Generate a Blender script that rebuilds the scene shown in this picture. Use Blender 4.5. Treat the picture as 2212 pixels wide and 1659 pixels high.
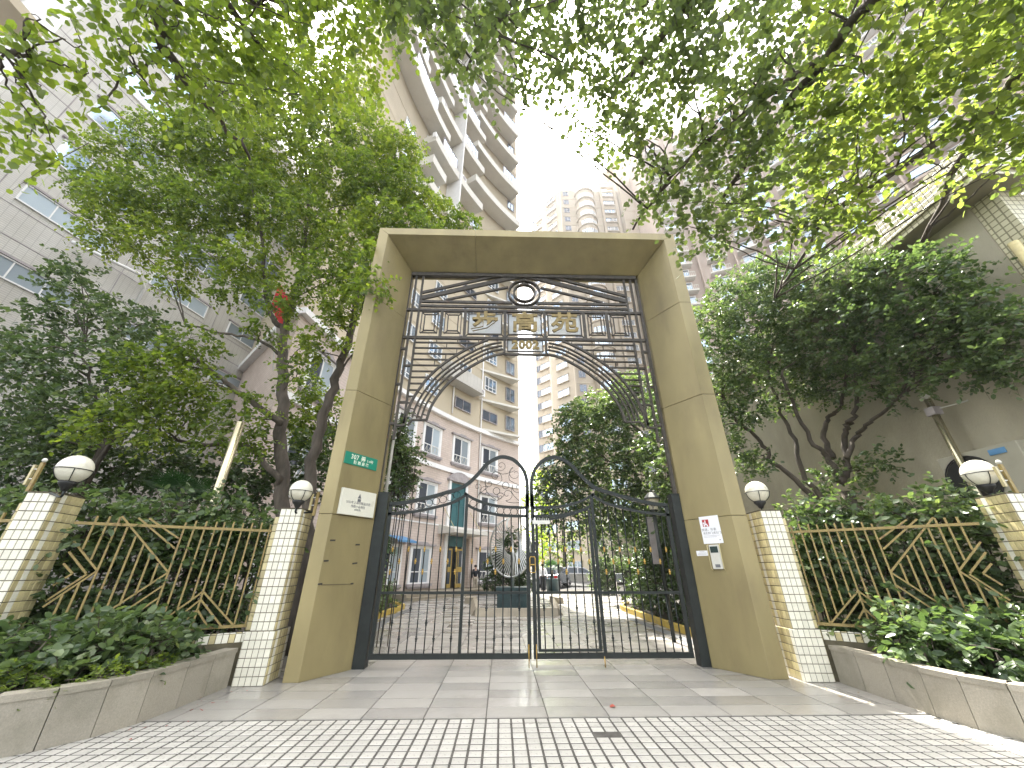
import bpy, math, random
import numpy as np
from mathutils import Vector, Matrix

random.seed(7)
rng = np.random.default_rng(11)
D = bpy.data
SC = bpy.context.scene
COL = SC.collection
for o in list(D.objects): D.objects.remove(o)

# ---------------------------------------------------------------- camera, sky, sun, exposure
CAM_H, PITCH, YAW = 1.35, math.radians(26.2), math.radians(1.5)
cam_d = D.cameras.new('camera'); cam = D.objects.new('camera', cam_d); COL.objects.link(cam)
cam.location = (0, 0, CAM_H)
cam.rotation_euler = (math.radians(90) + PITCH, 0, -YAW)
cam_d.sensor_width = 36; cam_d.lens = 36 * 815.8 / 2212
cam_d.clip_start = .05; cam_d.clip_end = 2000
SC.camera = cam
SUN_EL, SUN_AZ = math.radians(65), math.radians(-4.5)     # azimuth from +Y towards +X
w = D.worlds.new('World'); SC.world = w; w.use_nodes = True
nt = w.node_tree; bg = nt.nodes['Background']
sky = nt.nodes.new('ShaderNodeTexSky'); sky.sky_type = 'NISHITA'; sky.sun_disc = False
sky.sun_elevation = SUN_EL; sky.sun_rotation = SUN_AZ
sky.air_density = 1.2; sky.dust_density = 4.0; sky.ozone_density = 1.0
hsv = nt.nodes.new('ShaderNodeHueSaturation'); hsv.inputs['Saturation'].default_value = .38      # milky, humid air
tint = nt.nodes.new('ShaderNodeMix'); tint.data_type = 'RGBA'; tint.blend_type = 'MULTIPLY'; tint.inputs[0].default_value = 1; tint.inputs[7].default_value = (1, .965, .90, 1)
nt.links.new(sky.outputs[0], hsv.inputs['Color']); nt.links.new(hsv.outputs[0], tint.inputs[6]); nt.links.new(tint.outputs[2], bg.inputs[0]); bg.inputs[1].default_value = .15
sun_d = D.lights.new('sun', 'SUN'); sun = D.objects.new('sun', sun_d); COL.objects.link(sun)
sun_d.energy = 3.0; sun_d.angle = math.radians(.6); sun_d.color = (1, .95, .86)
sdir = Vector((math.sin(SUN_AZ) * math.cos(SUN_EL), math.cos(SUN_AZ) * math.cos(SUN_EL), math.sin(SUN_EL)))
sun.rotation_euler = sdir.to_track_quat('Z', 'Y').to_euler()
SC.view_settings.view_transform = 'Standard'; SC.view_settings.look = 'None'
SC.view_settings.exposure = 2.85; SC.view_settings.gamma = 1
SC.view_settings.use_curve_mapping = False
SC.render.engine = 'CYCLES'
SC.cycles.max_bounces = 8; SC.cycles.transmission_bounces = 4; SC.cycles.diffuse_bounces = 5
SC.cycles.use_denoising = True

_c, _s = math.cos(PITCH), math.sin(PITCH)
def ray(u, v):
    """direction of a spot of the photograph (2212 x 1659 units), unit depth"""
    x = (u - 1106) / 815.8; y = (829.5 - v) / 815.8
    fx, fy, fz = x, _c - y * _s, _s + y * _c
    cy, sy = math.cos(YAW), math.sin(YAW)
    return Vector((fx * cy + fy * sy, -fx * sy + fy * cy, fz))
def atY(u, v, Y):
    d = ray(u, v); t = Y / d.y
    return Vector((d.x * t, Y, CAM_H + d.z * t))
def atD(u, v, dist):
    d = ray(u, v).normalized() * dist
    return Vector((d.x, d.y, CAM_H + d.z))

# ---------------------------------------------------------------- materials
MATS = {}
def nodes(name):
    m = D.materials.new(name); m.use_nodes = True
    n = m.node_tree.nodes; l = m.node_tree.links
    MATS[name] = m
    return m, n, l, n['Principled BSDF']
def ramp(n, stops):
    r = n.new('ShaderNodeValToRGB')
    while len(r.color_ramp.elements) < len(stops): r.color_ramp.elements.new(.5)
    for e, (p, c) in zip(r.color_ramp.elements, stops):
        e.position = p; e.color = (*c, 1) if len(c) == 3 else c
    return r
def mat(name, col, rough=.6, metal=0., noise=.15, scale=6., bump=.1, bscale=40., spec=.5, island=0., stretch=(1, 1, 1), dirt=None, dirt_scale=1.5, dirt_lo=.55, dirt_hi=.75, rough_var=0., coord='Object'):
    """painted / stone surface: colour broken up by noise, random tone per loose piece, stains"""
    m, n, l, b = nodes(name)
    tc = n.new('ShaderNodeTexCoord'); mp = n.new('ShaderNodeMapping'); mp.inputs['Scale'].default_value = stretch
    l.new(tc.outputs[coord], mp.inputs[0])
    nz = n.new('ShaderNodeTexNoise'); nz.inputs['Scale'].default_value = scale; nz.inputs['Detail'].default_value = 8
    l.new(mp.outputs[0], nz.inputs['Vector'])
    lo = tuple(c * (1 - noise) for c in col); hi = tuple(min(1, c * (1 + noise)) for c in col)
    r = ramp(n, [(.3, lo), (.7, hi)]); l.new(nz.outputs[0], r.inputs[0])
    out = r.outputs[0]
    if island:
        g = n.new('ShaderNodeNewGeometry'); oi = n.new('ShaderNodeObjectInfo')
        ad = n.new('ShaderNodeMath'); ad.operation = 'ADD'; l.new(g.outputs['Random Per Island'], ad.inputs[0]); l.new(oi.outputs['Random'], ad.inputs[1])
        fr = n.new('ShaderNodeMath'); fr.operation = 'FRACT'; l.new(ad.outputs[0], fr.inputs[0])
        mr = n.new('ShaderNodeMapRange'); mr.inputs[3].default_value = 1 - island; mr.inputs[4].default_value = 1 + island * .6
        l.new(fr.outputs[0], mr.inputs[0])
        mx = n.new('ShaderNodeMix'); mx.data_type = 'RGBA'; mx.blend_type = 'MULTIPLY'; mx.inputs[0].default_value = 1
        cc = n.new('ShaderNodeCombineColor')
        for i in range(3): l.new(mr.outputs[0], cc.inputs[i])
        l.new(out, mx.inputs[6]); l.new(cc.outputs[0], mx.inputs[7]); out = mx.outputs[2]
        if rough_var:
            m2 = n.new('ShaderNodeMapRange'); m2.inputs[3].default_value = rough - rough_var; m2.inputs[4].default_value = rough + rough_var
            sc = n.new('ShaderNodeMath'); sc.operation = 'MULTIPLY'; sc.inputs[1].default_value = 7.31; l.new(fr.outputs[0], sc.inputs[0])
            f2 = n.new('ShaderNodeMath'); f2.operation = 'FRACT'; l.new(sc.outputs[0], f2.inputs[0])
            l.new(f2.outputs[0], m2.inputs[0]); l.new(m2.outputs[0], b.inputs['Roughness'])
    if dirt:
        n2 = n.new('ShaderNodeTexNoise'); n2.inputs['Scale'].default_value = dirt_scale; n2.inputs['Detail'].default_value = 10; n2.inputs['Roughness'].default_value = .65
        l.new(mp.outputs[0], n2.inputs['Vector'])
        r2 = ramp(n, [(dirt_lo, (0, 0, 0)), (dirt_hi, (1, 1, 1))]); l.new(n2.outputs[0], r2.inputs[0])
        mx = n.new('ShaderNodeMix'); mx.data_type = 'RGBA'; l.new(r2.outputs[0], mx.inputs[0])
        l.new(out, mx.inputs[6]); mx.inputs[7].default_value = (*dirt, 1); out = mx.outputs[2]
    l.new(out, b.inputs['Base Color'])
    if not rough_var: b.inputs['Roughness'].default_value = rough
    b.inputs['Metallic'].default_value = metal
    b.inputs['Specular IOR Level'].default_value = spec
    if bump:
        n3 = n.new('ShaderNodeTexNoise'); n3.inputs['Scale'].default_value = bscale; n3.inputs['Detail'].default_value = 5
        l.new(mp.outputs[0], n3.inputs['Vector'])
        bp = n.new('ShaderNodeBump'); bp.inputs['Strength'].default_value = bump; bp.inputs['Distance'].default_value = .02
        l.new(n3.outputs[0], bp.inputs['Height']); l.new(bp.outputs[0], b.inputs['Normal'])
    return m
def brickmat(name, col, col2, mortar, bw, bh, gap, rough=.6, bump=.4, axis='wall', offset=.5, dirt=None, flat=False):
    """fine tiling or brickwork on walls too far off to build piece by piece"""
    m, n, l, b = nodes(name)
    tc = n.new('ShaderNodeTexCoord'); sp = n.new('ShaderNodeSeparateXYZ'); l.new(tc.outputs['Object'], sp.inputs[0])
    cb = n.new('ShaderNodeCombineXYZ')
    if flat:
        l.new(sp.outputs[0], cb.inputs[0]); l.new(sp.outputs[1], cb.inputs[1])
    else:
        g = n.new('ShaderNodeNewGeometry'); vt = n.new('ShaderNodeVectorMath'); vt.operation = 'CROSS_PRODUCT'
        vt.inputs[0].default_value = (0, 0, 1); l.new(g.outputs['True Normal'], vt.inputs[1])
        dt = n.new('ShaderNodeVectorMath'); dt.operation = 'DOT_PRODUCT'; l.new(tc.outputs['Object'], dt.inputs[0]); l.new(vt.outputs[0], dt.inputs[1])
        l.new(dt.outputs['Value'], cb.inputs[0]); l.new(sp.outputs[2], cb.inputs[1])
    br = n.new('ShaderNodeTexBrick'); l.new(cb.outputs[0], br.inputs[0])
    br.offset = offset; br.inputs['Color1'].default_value = (*col, 1); br.inputs['Color2'].default_value = (*col2, 1); br.inputs['Mortar'].default_value = (*mortar, 1)
    br.inputs['Scale'].default_value = 1; br.inputs['Mortar Size'].default_value = gap; br.inputs['Brick Width'].default_value = bw; br.inputs['Row Height'].default_value = bh
    br.inputs['Mortar Smooth'].default_value = .3
    out = br.outputs[0]
    nz = n.new('ShaderNodeTexNoise'); nz.inputs['Scale'].default_value = .6; nz.inputs['Detail'].default_value = 9
    l.new(tc.outputs['Object'], nz.inputs['Vector'])
    r = ramp(n, [(.35, (.86, .85, .83)), (.65, (1, 1, 1))]); l.new(nz.outputs[0], r.inputs[0])
    mx = n.new('ShaderNodeMix'); mx.data_type = 'RGBA'; mx.blend_type = 'MULTIPLY'; mx.inputs[0].default_value = 1
    l.new(out, mx.inputs[6]); l.new(r.outputs[0], mx.inputs[7]); l.new(mx.outputs[2], b.inputs['Base Color'])
    b.inputs['Roughness'].default_value = rough
    bp = n.new('ShaderNodeBump'); bp.inputs['Strength'].default_value = bump; bp.inputs['Distance'].default_value = .01; bp.invert = True
    l.new(br.outputs['Fac'], bp.inputs['Height']); l.new(bp.outputs[0], b.inputs['Normal'])
    return m
def leafmat(name, cols, trans=.45, rough=.45, glow=(2.0, 2.1, .75)):
    """leaf blade: tone varies leaf by leaf, light passes through"""
    m, n, l, b = nodes(name)
    at = n.new('ShaderNodeAttribute'); at.attribute_name = 'tint'
    k = len(cols); r = ramp(n, [(i / (k - 1), c) for i, c in enumerate(cols)]); l.new(at.outputs['Fac'], r.inputs[0])
    l.new(r.outputs[0], b.inputs['Base Color']); b.inputs['Roughness'].default_value = rough
    b.inputs['Specular IOR Level'].default_value = .45
    tr = n.new('ShaderNodeBsdfTranslucent')
    hs = n.new('ShaderNodeMix'); hs.data_type = 'RGBA'; hs.blend_type = 'MULTIPLY'; hs.inputs[0].default_value = 1
    hs.inputs[7].default_value = (*glow, 1); hs.clamp_result = True
    l.new(r.outputs[0], hs.inputs[6]); l.new(hs.outputs[2], tr.inputs[0])
    mix = n.new('ShaderNodeMixShader'); mix.inputs[0].default_value = trans
    l.new(b.outputs[0], mix.inputs[1]); l.new(tr.outputs[0], mix.inputs[2])
    l.new(mix.outputs[0], n['Material Output'].inputs[0])
    return m
def glassmat(name, col, metal=.75, rough=.06):
    m, n, l, b = nodes(name)
    oi = n.new('ShaderNodeObjectInfo'); r = ramp(n, [(0, tuple(c * .55 for c in col)), (1, tuple(min(1, c * 1.2) for c in col))])
    l.new(oi.outputs['Random'], r.inputs[0]); l.new(r.outputs[0], b.inputs['Base Color'])
    b.inputs['Metallic'].default_value = metal; b.inputs['Roughness'].default_value = rough
    return m

mat('portal_paint', (.285, .235, .115), .40, .25, .14, 2.2, .03, 8, stretch=(1, 1, .35), dirt=(.19, .15, .08), dirt_scale=1.6, dirt_lo=.5, dirt_hi=.85)
mat('joint_dark', (.04, .035, .03), .8)
mat('iron', (.014, .018, .017), .42, .35, .25, 9, .1, 60)
mat('screen_iron', (.065, .057, .048), .5, .3, .3, 12, .1, 60, dirt=(.14, .06, .03), dirt_scale=4, dirt_lo=.62, dirt_hi=.75)
mat('brass', (.42, .27, .07), .4, .6, .3, 30)
mat('gold', (.22, .165, .07), .4, .5, .3, 14, .2, 30)
mat('fence_paint', (.27, .20, .07), .5, .1, .25, 7, .1, 60, dirt=(.15, .085, .04), dirt_scale=7, dirt_lo=.53, dirt_hi=.68)
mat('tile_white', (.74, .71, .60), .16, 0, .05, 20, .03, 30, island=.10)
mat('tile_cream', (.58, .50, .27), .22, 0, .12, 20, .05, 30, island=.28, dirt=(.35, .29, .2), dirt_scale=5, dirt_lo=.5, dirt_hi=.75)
mat('grout', (.10, .09, .065), .9)
mat('grout_wall', (.11, .095, .06), .9, noise=.3)
mat('street_tile', (.44, .425, .39), .45, 0, .09, 3, .35, 45, island=.10, dirt=(.20, .19, .17), dirt_scale=24, dirt_lo=.56, dirt_hi=.66)
mat('street_grout', (.075, .07, .062), .9, noise=.4, scale=12)
mat('granite_slab', (.32, .305, .28), .28, 0, .14, 1.4, .12, 60, island=.14, rough_var=.19, dirt=(.23, .215, .19), dirt_scale=2.2, dirt_lo=.5, dirt_hi=.78)
mat('slab_joint', (.07, .065, .055), .9)
mat('planter_stone', (.31, .28, .225), .65, 0, .12, 90, .15, 120, island=.12, stretch=(1, 1, .8), dirt=(.15, .14, .10), dirt_scale=1.6, dirt_lo=.5, dirt_hi=.8)
mat('soil', (.035, .028, .02), .95, noise=.4)
mat('bark', (.085, .07, .055), .9, 0, .35, 9, .9, 22, stretch=(1, 1, .25))
mat('globe_white', (.70, .67, .56), .22, 0, .08, 3, .0, dirt=(.5, .45, .32), dirt_scale=5, dirt_lo=.5, dirt_hi=.8)
mat('steel_pole', (.50, .45, .30), .22, .8, .12, 6, .03, 30, stretch=(1, 1, .2))
mat('black_plastic', (.02, .02, .02), .5)
mat('white_plastic', (.6, .59, .54), .4, noise=.05)
mat('paper_white', (.80, .80, .83), .45, noise=.02, bump=0)
mat('plaque_stone', (.70, .68, .58), .35, noise=.06, scale=4, dirt=(.5, .47, .36), dirt_scale=5, dirt_lo=.6, dirt_hi=.8)
mat('sign_green', (.015, .23, .15), .35, noise=.08)
mat('sign_text', (.80, .84, .70), .4, bump=0)
mat('print_grey', (.15, .15, .16), .6, bump=0)
mat('print_red', (.42, .03, .035), .5, bump=0)
mat('red_cloth', (.5, .03, .03), .8)
mat('screen_glass', (.03, .05, .05), .1)
mat('tower_beige', (.47, .405, .30), .8, 0, .07, .35, .1, 5, dirt=(.37, .31, .23), dirt_scale=.25, dirt_lo=.5, dirt_hi=.85)
mat('tower_far', (.44, .375, .285), .8, 0, .06, .3, .05, 4, dirt=(.35, .30, .23), dirt_scale=.12, dirt_lo=.5, dirt_hi=.85)
mat('tower_rose', (.42, .335, .28), .8, 0, .06, .3, .05, 4)
mat('slab_band', (.60, .575, .52), .7, 0, .06, .8, .05, 6, dirt=(.45, .42, .36), dirt_scale=.8, dirt_lo=.55, dirt_hi=.85)
mat('wall_grey', (.55, .53, .49), .8, 0, .06, .5, .05, 5)
mat('white_trim', (.76, .75, .74), .6, 0, .05, 3)
mat('grey_trim', (.32, .29, .29), .75, 0, .2, 4)
mat('dark_room', (.05, .048, .045), .8, noise=.4, scale=2)
mat('curtain', (.42, .44, .42), .9, 0, .2, 14, .3, 14, stretch=(1, 1, .1))
mat('door_gold', (.48, .34, .10), .4, .2, .1, 8)
mat('teal_panel', (.045, .13, .14), .3, 0, .1, 5)
mat('kerb_yellow', (.50, .36, .07), .7, 0, .15, 5, .2, 30, dirt=(.25, .2, .1), dirt_scale=3, dirt_lo=.55, dirt_hi=.75)
mat('drain_stone', (.12, .125, .13), .6, noise=.2)
mat('box_green', (.025, .055, .06), .45, noise=.25, scale=3)
mat('sculpt_steel', (.42, .42, .41), .28, .85, .08, 5, .03, 30)
mat('plinth_stone', (.27, .235, .175), .6, 0, .2, 3, .1, 40)
mat('ac_white', (.36, .34, .27), .5, noise=.05)
mat('skin', (.42, .26, .19), .55, noise=.05)
mat('dark_cloth', (.02, .022, .027), .85)
mat('white_cloth', (.70, .71, .74), .8)
mat('khaki_cloth', (.36, .32, .25), .85)
mat('hair_black', (.012, .011, .01), .6)
mat('car_silver', (.36, .35, .34), .22, .6, .03, 2, 0)
mat('car_grey', (.20, .22, .24), .25, .6, .03, 2, 0)
mat('car_glass', (.03, .04, .05), .05, 0, 0, 2, 0)
mat('rubber', (.018, .018, .018), .8)
mat('chrome', (.7, .7, .7), .15, .95, .02, 2, 0)
mat('scooter_white', (.6, .6, .62), .3, .1, .05, 2, 0)
mat('lamp_red', (.5, .02, .02), .3, 0, 0, 2, 0)
mat('blue_awning', (.10, .25, .45), .6)
mat('asphalt', (.06, .06, .06), .9, 0, .2, 20, .4, 60)
mat('dead_leaf', (.30, .05, .03), .6)
mat('leaf_dry', (.25, .17, .07), .7)
mat('drape_edge', (.50, .44, .22), .35, 0, .15, 9)
mat('plain_plaster', (.40, .365, .275), .85, 0, .12, 1.3, .5, 45, stretch=(1, 1, .45), dirt=(.29, .26, .19), dirt_scale=.9, dirt_lo=.48, dirt_hi=.8)
brickmat('pink_brick', (.57, .475, .42), (.61, .515, .46), (.45, .375, .33), .42, .15, .012, .75, .35)
brickmat('grey_tile_wall', (.54, .52, .48), (.57, .55, .51), (.40, .385, .355), .24, .075, .010, .5, .3, offset=0.)
brickmat('cream_tile_wall', (.55, .52, .36), (.60, .56, .40), (.24, .22, .14), .11, .11, .012, .35, .5, offset=0.)
glassmat('window_glass', (.42, .52, .62))
glassmat('window_dark', (.12, .14, .17), .5)
glassmat('window_frost', (.36, .42, .46), .2, .4)
leafmat('leaf_camphor', [(.065, .10, .03), (.11, .155, .04), (.17, .21, .05), (.26, .29, .065)], .55)
leafmat('leaf_bright', [(.09, .13, .035), (.15, .20, .045), (.24, .28, .06)], .5)
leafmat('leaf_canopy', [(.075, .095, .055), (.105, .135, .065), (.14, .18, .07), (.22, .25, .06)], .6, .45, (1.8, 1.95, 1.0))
leafmat('leaf_lit', [(.09, .12, .04), (.15, .19, .045), (.20, .24, .06), (.27, .29, .08)], .55, .45, (1.6, 1.7, .95))  # yellower copy of the canopy leaf, sunlight put into its colour
leafmat('leaf_dark', [(.03, .055, .027), (.05, .08, .035), (.075, .12, .045)], .3, .35)
leafmat('leaf_hedge', [(.045, .075, .035), (.075, .115, .05), (.12, .165, .075), (.19, .23, .10)], .35, .32, (1.9, 2.0, 1.0))
leafmat('leaf_yellow', [(.20, .30, .03), (.30, .38, .04), (.38, .42, .06)], .5)
leafmat('leaf_palm', [(.03, .075, .03), (.06, .11, .05)], .25, .35)

def frosted(name):
    m, n, l, b = nodes(name)
    b.inputs['Base Color'].default_value = (.75, .78, .82, 1); b.inputs['Roughness'].default_value = .3
    tr = n.new('ShaderNodeBsdfTranslucent'); tr.inputs[0].default_value = (.85, .9, .95, 1)
    tp = n.new('ShaderNodeBsdfTransparent'); tp.inputs[0].default_value = (.9, .93, .96, 1)
    a = n.new('ShaderNodeMixShader'); a.inputs[0].default_value = .7; l.new(b.outputs[0], a.inputs[1]); l.new(tr.outputs[0], a.inputs[2])
    c = n.new('ShaderNodeMixShader'); c.inputs[0].default_value = .5; l.new(a.outputs[0], c.inputs[1]); l.new(tp.outputs[0], c.inputs[2])
    l.new(c.outputs[0], n['Material Output'].inputs[0])
frosted('frosted_glass')

# ---------------------------------------------------------------- mesh helpers
class MB:
    def __init__(s): s.v = []; s.f = []; s.m = []
    def add(s, vs, fs, mi=0):
        b = len(s.v); s.v += [tuple(p) for p in vs]
        for f in fs: s.f.append(tuple(b + i for i in f)); s.m.append(mi)
        return s
    def box(s, c, d, rz=0, mi=0):
        x, y, z = (k / 2 for k in d); ca, sa = math.cos(rz), math.sin(rz); vs = []
        for dz in (-z, z):
            for dx, dy in ((-x, -y), (x, -y), (x, y), (-x, y)):
                vs.append((c[0] + dx * ca - dy * sa, c[1] + dx * sa + dy * ca, c[2] + dz))
        return s.add(vs, [(3, 2, 1, 0), (4, 5, 6, 7), (0, 1, 5, 4), (1, 2, 6, 5), (2, 3, 7, 6), (3, 0, 4, 7)], mi)
    def bb(s, lo, hi, mi=0):
        return s.box([(a + b) / 2 for a, b in zip(lo, hi)], [b - a for a, b in zip(lo, hi)], 0, mi)
    def bar(s, p, q, w, h=None, mi=0, up=(0, 1, 0)):
        """rectangular bar p->q; h measured along `up`, w across"""
        h = h or w; p = Vector(p); q = Vector(q); d = (q - p).normalized(); u = Vector(up)
        if abs(d.dot(u)) > .98: u = Vector((1, 0, 0))
        a = d.cross(u).normalized(); b = a.cross(d).normalized(); vs = []
        for c in (p, q):
            for i, j in ((-1, -1), (1, -1), (1, 1), (-1, 1)): vs.append(c + a * (i * w / 2) + b * (j * h / 2))
        return s.add(vs, [(3, 2, 1, 0), (4, 5, 6, 7), (0, 1, 5, 4), (1, 2, 6, 5), (2, 3, 7, 6), (3, 0, 4, 7)], mi)
    def ribbon(s, pts, w, h, mi=0, closed=False, up=(0, 1, 0)):
        """bar of section w x h swept along pts lying across `up`"""
        P = [Vector(p) for p in pts]; n = len(P); u = Vector(up); vs = []
        for i in range(n):
            a = P[(i - 1) % n] if (closed or i) else P[0]; b = P[(i + 1) % n] if (closed or i < n - 1) else P[-1]
            d = (b - a).normalized(); k = d.cross(u).normalized()
            for x, y in ((-1, -1), (1, -1), (1, 1), (-1, 1)): vs.append(P[i] + k * (x * w / 2) + u * (y * h / 2))
        fs = []
        for i in range(n if closed else n - 1):
            a = i * 4; b = ((i + 1) % n) * 4
            for j in range(4): fs.append((a + j, a + (j + 1) % 4, b + (j + 1) % 4, b + j))
        if not closed: fs += [(3, 2, 1, 0), (n * 4 - 4, n * 4 - 3, n * 4 - 2, n * 4 - 1)]
        return s.add(vs, fs, mi)
    def tube(s, pts, r, n=8, mi=0, closed=False, cap=True):
        P = [Vector(p) for p in pts]; m = len(P); R = r if hasattr(r, '__len__') else [r] * m
        vs = []; a = None
        for i in range(m):
            p0 = P[(i - 1) % m] if (closed or i) else P[0]; p1 = P[(i + 1) % m] if (closed or i < m - 1) else P[-1]
            d = (p1 - p0); d = d.normalized() if d.length > 1e-9 else Vector((0, 0, 1))
            if a is None: a = d.orthogonal().normalized()
            a = (a - d * a.dot(d)); a = a.normalized() if a.length > 1e-6 else d.orthogonal().normalized()
            b = d.cross(a)
            for k in range(n):
                t = 2 * math.pi * k / n; vs.append(P[i] + (a * math.cos(t) + b * math.sin(t)) * R[i])
        fs = []
        for i in range(m if closed else m - 1):
            x = i * n; y = ((i + 1) % m) * n
            for k in range(n): fs.append((x + k, x + (k + 1) % n, y + (k + 1) % n, y + k))
        if cap and not closed: fs += [tuple(range(n - 1, -1, -1)), tuple(range((m - 1) * n, m * n))]
        return s.add(vs, fs, mi)
    def lathe(s, prof, c=(0, 0, 0), n=16, mi=0):
        vs = []; fs = []
        for r, z in prof:
            for k in range(n):
                t = 2 * math.pi * k / n; vs.append((c[0] + r * math.cos(t), c[1] + r * math.sin(t), c[2] + z))
        for i in range(len(prof) - 1):
            for k in range(n): fs.append((i * n + k, i * n + (k + 1) % n, (i + 1) * n + (k + 1) % n, (i + 1) * n + k))
        fs += [tuple(range(n - 1, -1, -1)), tuple(range((len(prof) - 1) * n, len(prof) * n))]
        return s.add(vs, fs, mi)
    def prism(s, poly, z0, z1, mi=0):
        n = len(poly); vs = [(x, y, z0) for x, y in poly] + [(x, y, z1) for x, y in poly]
        fs = [tuple(range(n - 1, -1, -1)), tuple(range(n, 2 * n))] + [(i, (i + 1) % n, n + (i + 1) % n, n + i) for i in range(n)]
        return s.add(vs, fs, mi)
    def extr(s, poly, y0, y1, mi=0):
        """polygon in x,z extruded along y"""
        n = len(poly); vs = [(x, y0, z) for x, z in poly] + [(x, y1, z) for x, z in poly]
        fs = [tuple(range(n)), tuple(range(2 * n - 1, n - 1, -1))] + [(n + i, n + (i + 1) % n, (i + 1) % n, i) for i in range(n)]
        return s.add(vs, fs, mi)
    def mesh(s, name, mats, smooth=False):
        me = D.meshes.new(name); me.from_pydata(s.v, [], s.f)
        for k in (mats if isinstance(mats, (list, tuple)) else [mats]): me.materials.append(MATS[k])
        if any(s.m): me.polygons.foreach_set('material_index', s.m)
        if smooth: me.polygons.foreach_set('use_smooth', [True] * len(s.f))
        me.update(); return me
    def build(s, name, mats, parent=None, smooth=False, bevel=0, local=False):
        return put(name, s.mesh(name, mats, smooth), parent, bevel=bevel, local=local)
def put(name, me, parent=None, loc=None, rz=0, bevel=0, local=False):
    """link a mesh; vertices in world coordinates unless local (relative to the parent)"""
    o = D.objects.new(name, me); COL.objects.link(o)
    if parent:
        o.parent = parent
        if loc is not None: o.location = loc
        elif not local and parent.parent is None and parent.type == 'EMPTY': o.location = -parent.location
    elif loc is not None: o.location = loc
    if rz: o.rotation_euler.z = rz
    if bevel:
        b = o.modifiers.new('bevel', 'BEVEL'); b.width = bevel; b.segments = 2; b.limit_method = 'ANGLE'
    return o
def thing(name, label, cat, loc=(0, 0, 0), rz=0, group=None):
    o = D.objects.new(name, None); COL.objects.link(o); o.empty_display_size = .2
    o.location = loc; o.rotation_euler.z = rz; o['label'] = label; o['category'] = cat
    if group: o['group'] = group
    return o
def tag(o, label, cat, group=None):
    o['label'] = label; o['category'] = cat
    if group: o['group'] = group
    return o
def kind(o, k): o['kind'] = k; return o
def copy_tree(o, parent=None):
    c = o.copy(); COL.objects.link(c)
    if parent: c.parent = parent
    for ch in list(o.children): copy_tree(ch, c)
    return c
def spline(pts, n=6):
    P = [Vector(p) for p in pts]; out = []
    for i in range(len(P) - 1):
        a = P[max(i - 1, 0)]; b = P[i]; c = P[i + 1]; d = P[min(i + 2, len(P) - 1)]
        for k in range(n):
            t = k / n; out.append(.5 * ((2 * b) + (c - a) * t + (2 * a - 5 * b + 4 * c - d) * t * t + (3 * b - a - 3 * c + d) * t ** 3))
    out.append(P[-1]); return out
def interp(pts, x):
    for (x0, y0), (x1, y1) in zip(pts, pts[1:]):
        if x0 <= x <= x1: return y0 + (y1 - y0) * (x - x0) / (x1 - x0)
    return pts[0][1] if x < pts[0][0] else pts[-1][1]
def text(body, size, m, parent, loc, extrude=.004, offset=0., name='lettering', width=1., align='CENTER', rx=math.pi / 2, sx=1.):
    cu = D.curves.new(name, 'FONT'); cu.body = body; cu.size = size; cu.extrude = extrude; cu.offset = offset
    cu.align_x = align; cu.align_y = 'CENTER'; cu.resolution_u = 2; cu.space_character = width
    t = D.objects.new(name, cu); COL.objects.link(t)
    dg = bpy.context.evaluated_depsgraph_get(); me = D.meshes.new_from_object(t.evaluated_get(dg))
    D.objects.remove(t); me.materials.clear(); me.materials.append(MATS[m])
    o = D.objects.new(name, me); COL.objects.link(o); o.parent = parent
    o.location = loc; o.rotation_euler = (rx, 0, 0); o.scale = (sx, 1, 1)
    return o

# ---------------------------------------------------------------- foliage
LEAF6 = np.array([[0, 0, 0], [.30, .28, .05], [.74, .24, .02], [1, 0, -.05], [.74, -.24, .02], [.30, -.28, .05]])
LEAFN = np.array([[0, 0, 0], [.30, .16, .03], [.70, .14, .0], [1, 0, -.08], [.70, -.14, .0], [.30, -.16, .03]])
def norm(a): return a / np.maximum(np.linalg.norm(a, axis=1, keepdims=True), 1e-9)
def leaf_mesh(name, pos, d, nrm, size, tint, material, shape=LEAF6):
    N = len(pos); d = norm(d); side = norm(np.cross(nrm, d)); up = np.cross(d, side)
    V = (pos[:, None] + size[:, None, None] * (shape[None, :, 0:1] * d[:, None] + shape[None, :, 1:2] * side[:, None] + shape[None, :, 2:3] * up[:, None])).reshape(-1, 3)
    base = np.arange(N)[:, None] * 6
    q = np.concatenate([base + np.array([[0, 1, 2, 3]]), base + np.array([[0, 3, 4, 5]])], 1).reshape(-1)
    me = D.meshes.new(name); nf = 2 * N
    me.vertices.add(N * 6); me.vertices.foreach_set('co', V.reshape(-1).astype(np.float32))
    me.loops.add(nf * 4); me.loops.foreach_set('vertex_index', q.astype(np.int32))
    me.polygons.add(nf); me.polygons.foreach_set('loop_start', np.arange(nf, dtype=np.int32) * 4)
    me.update(calc_edges=True)
    a = me.attributes.new('tint', 'FLOAT', 'POINT'); a.data.foreach_set('value', np.repeat(tint, 6).astype(np.float32))
    me.materials.append(MATS[material]); return me
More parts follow.
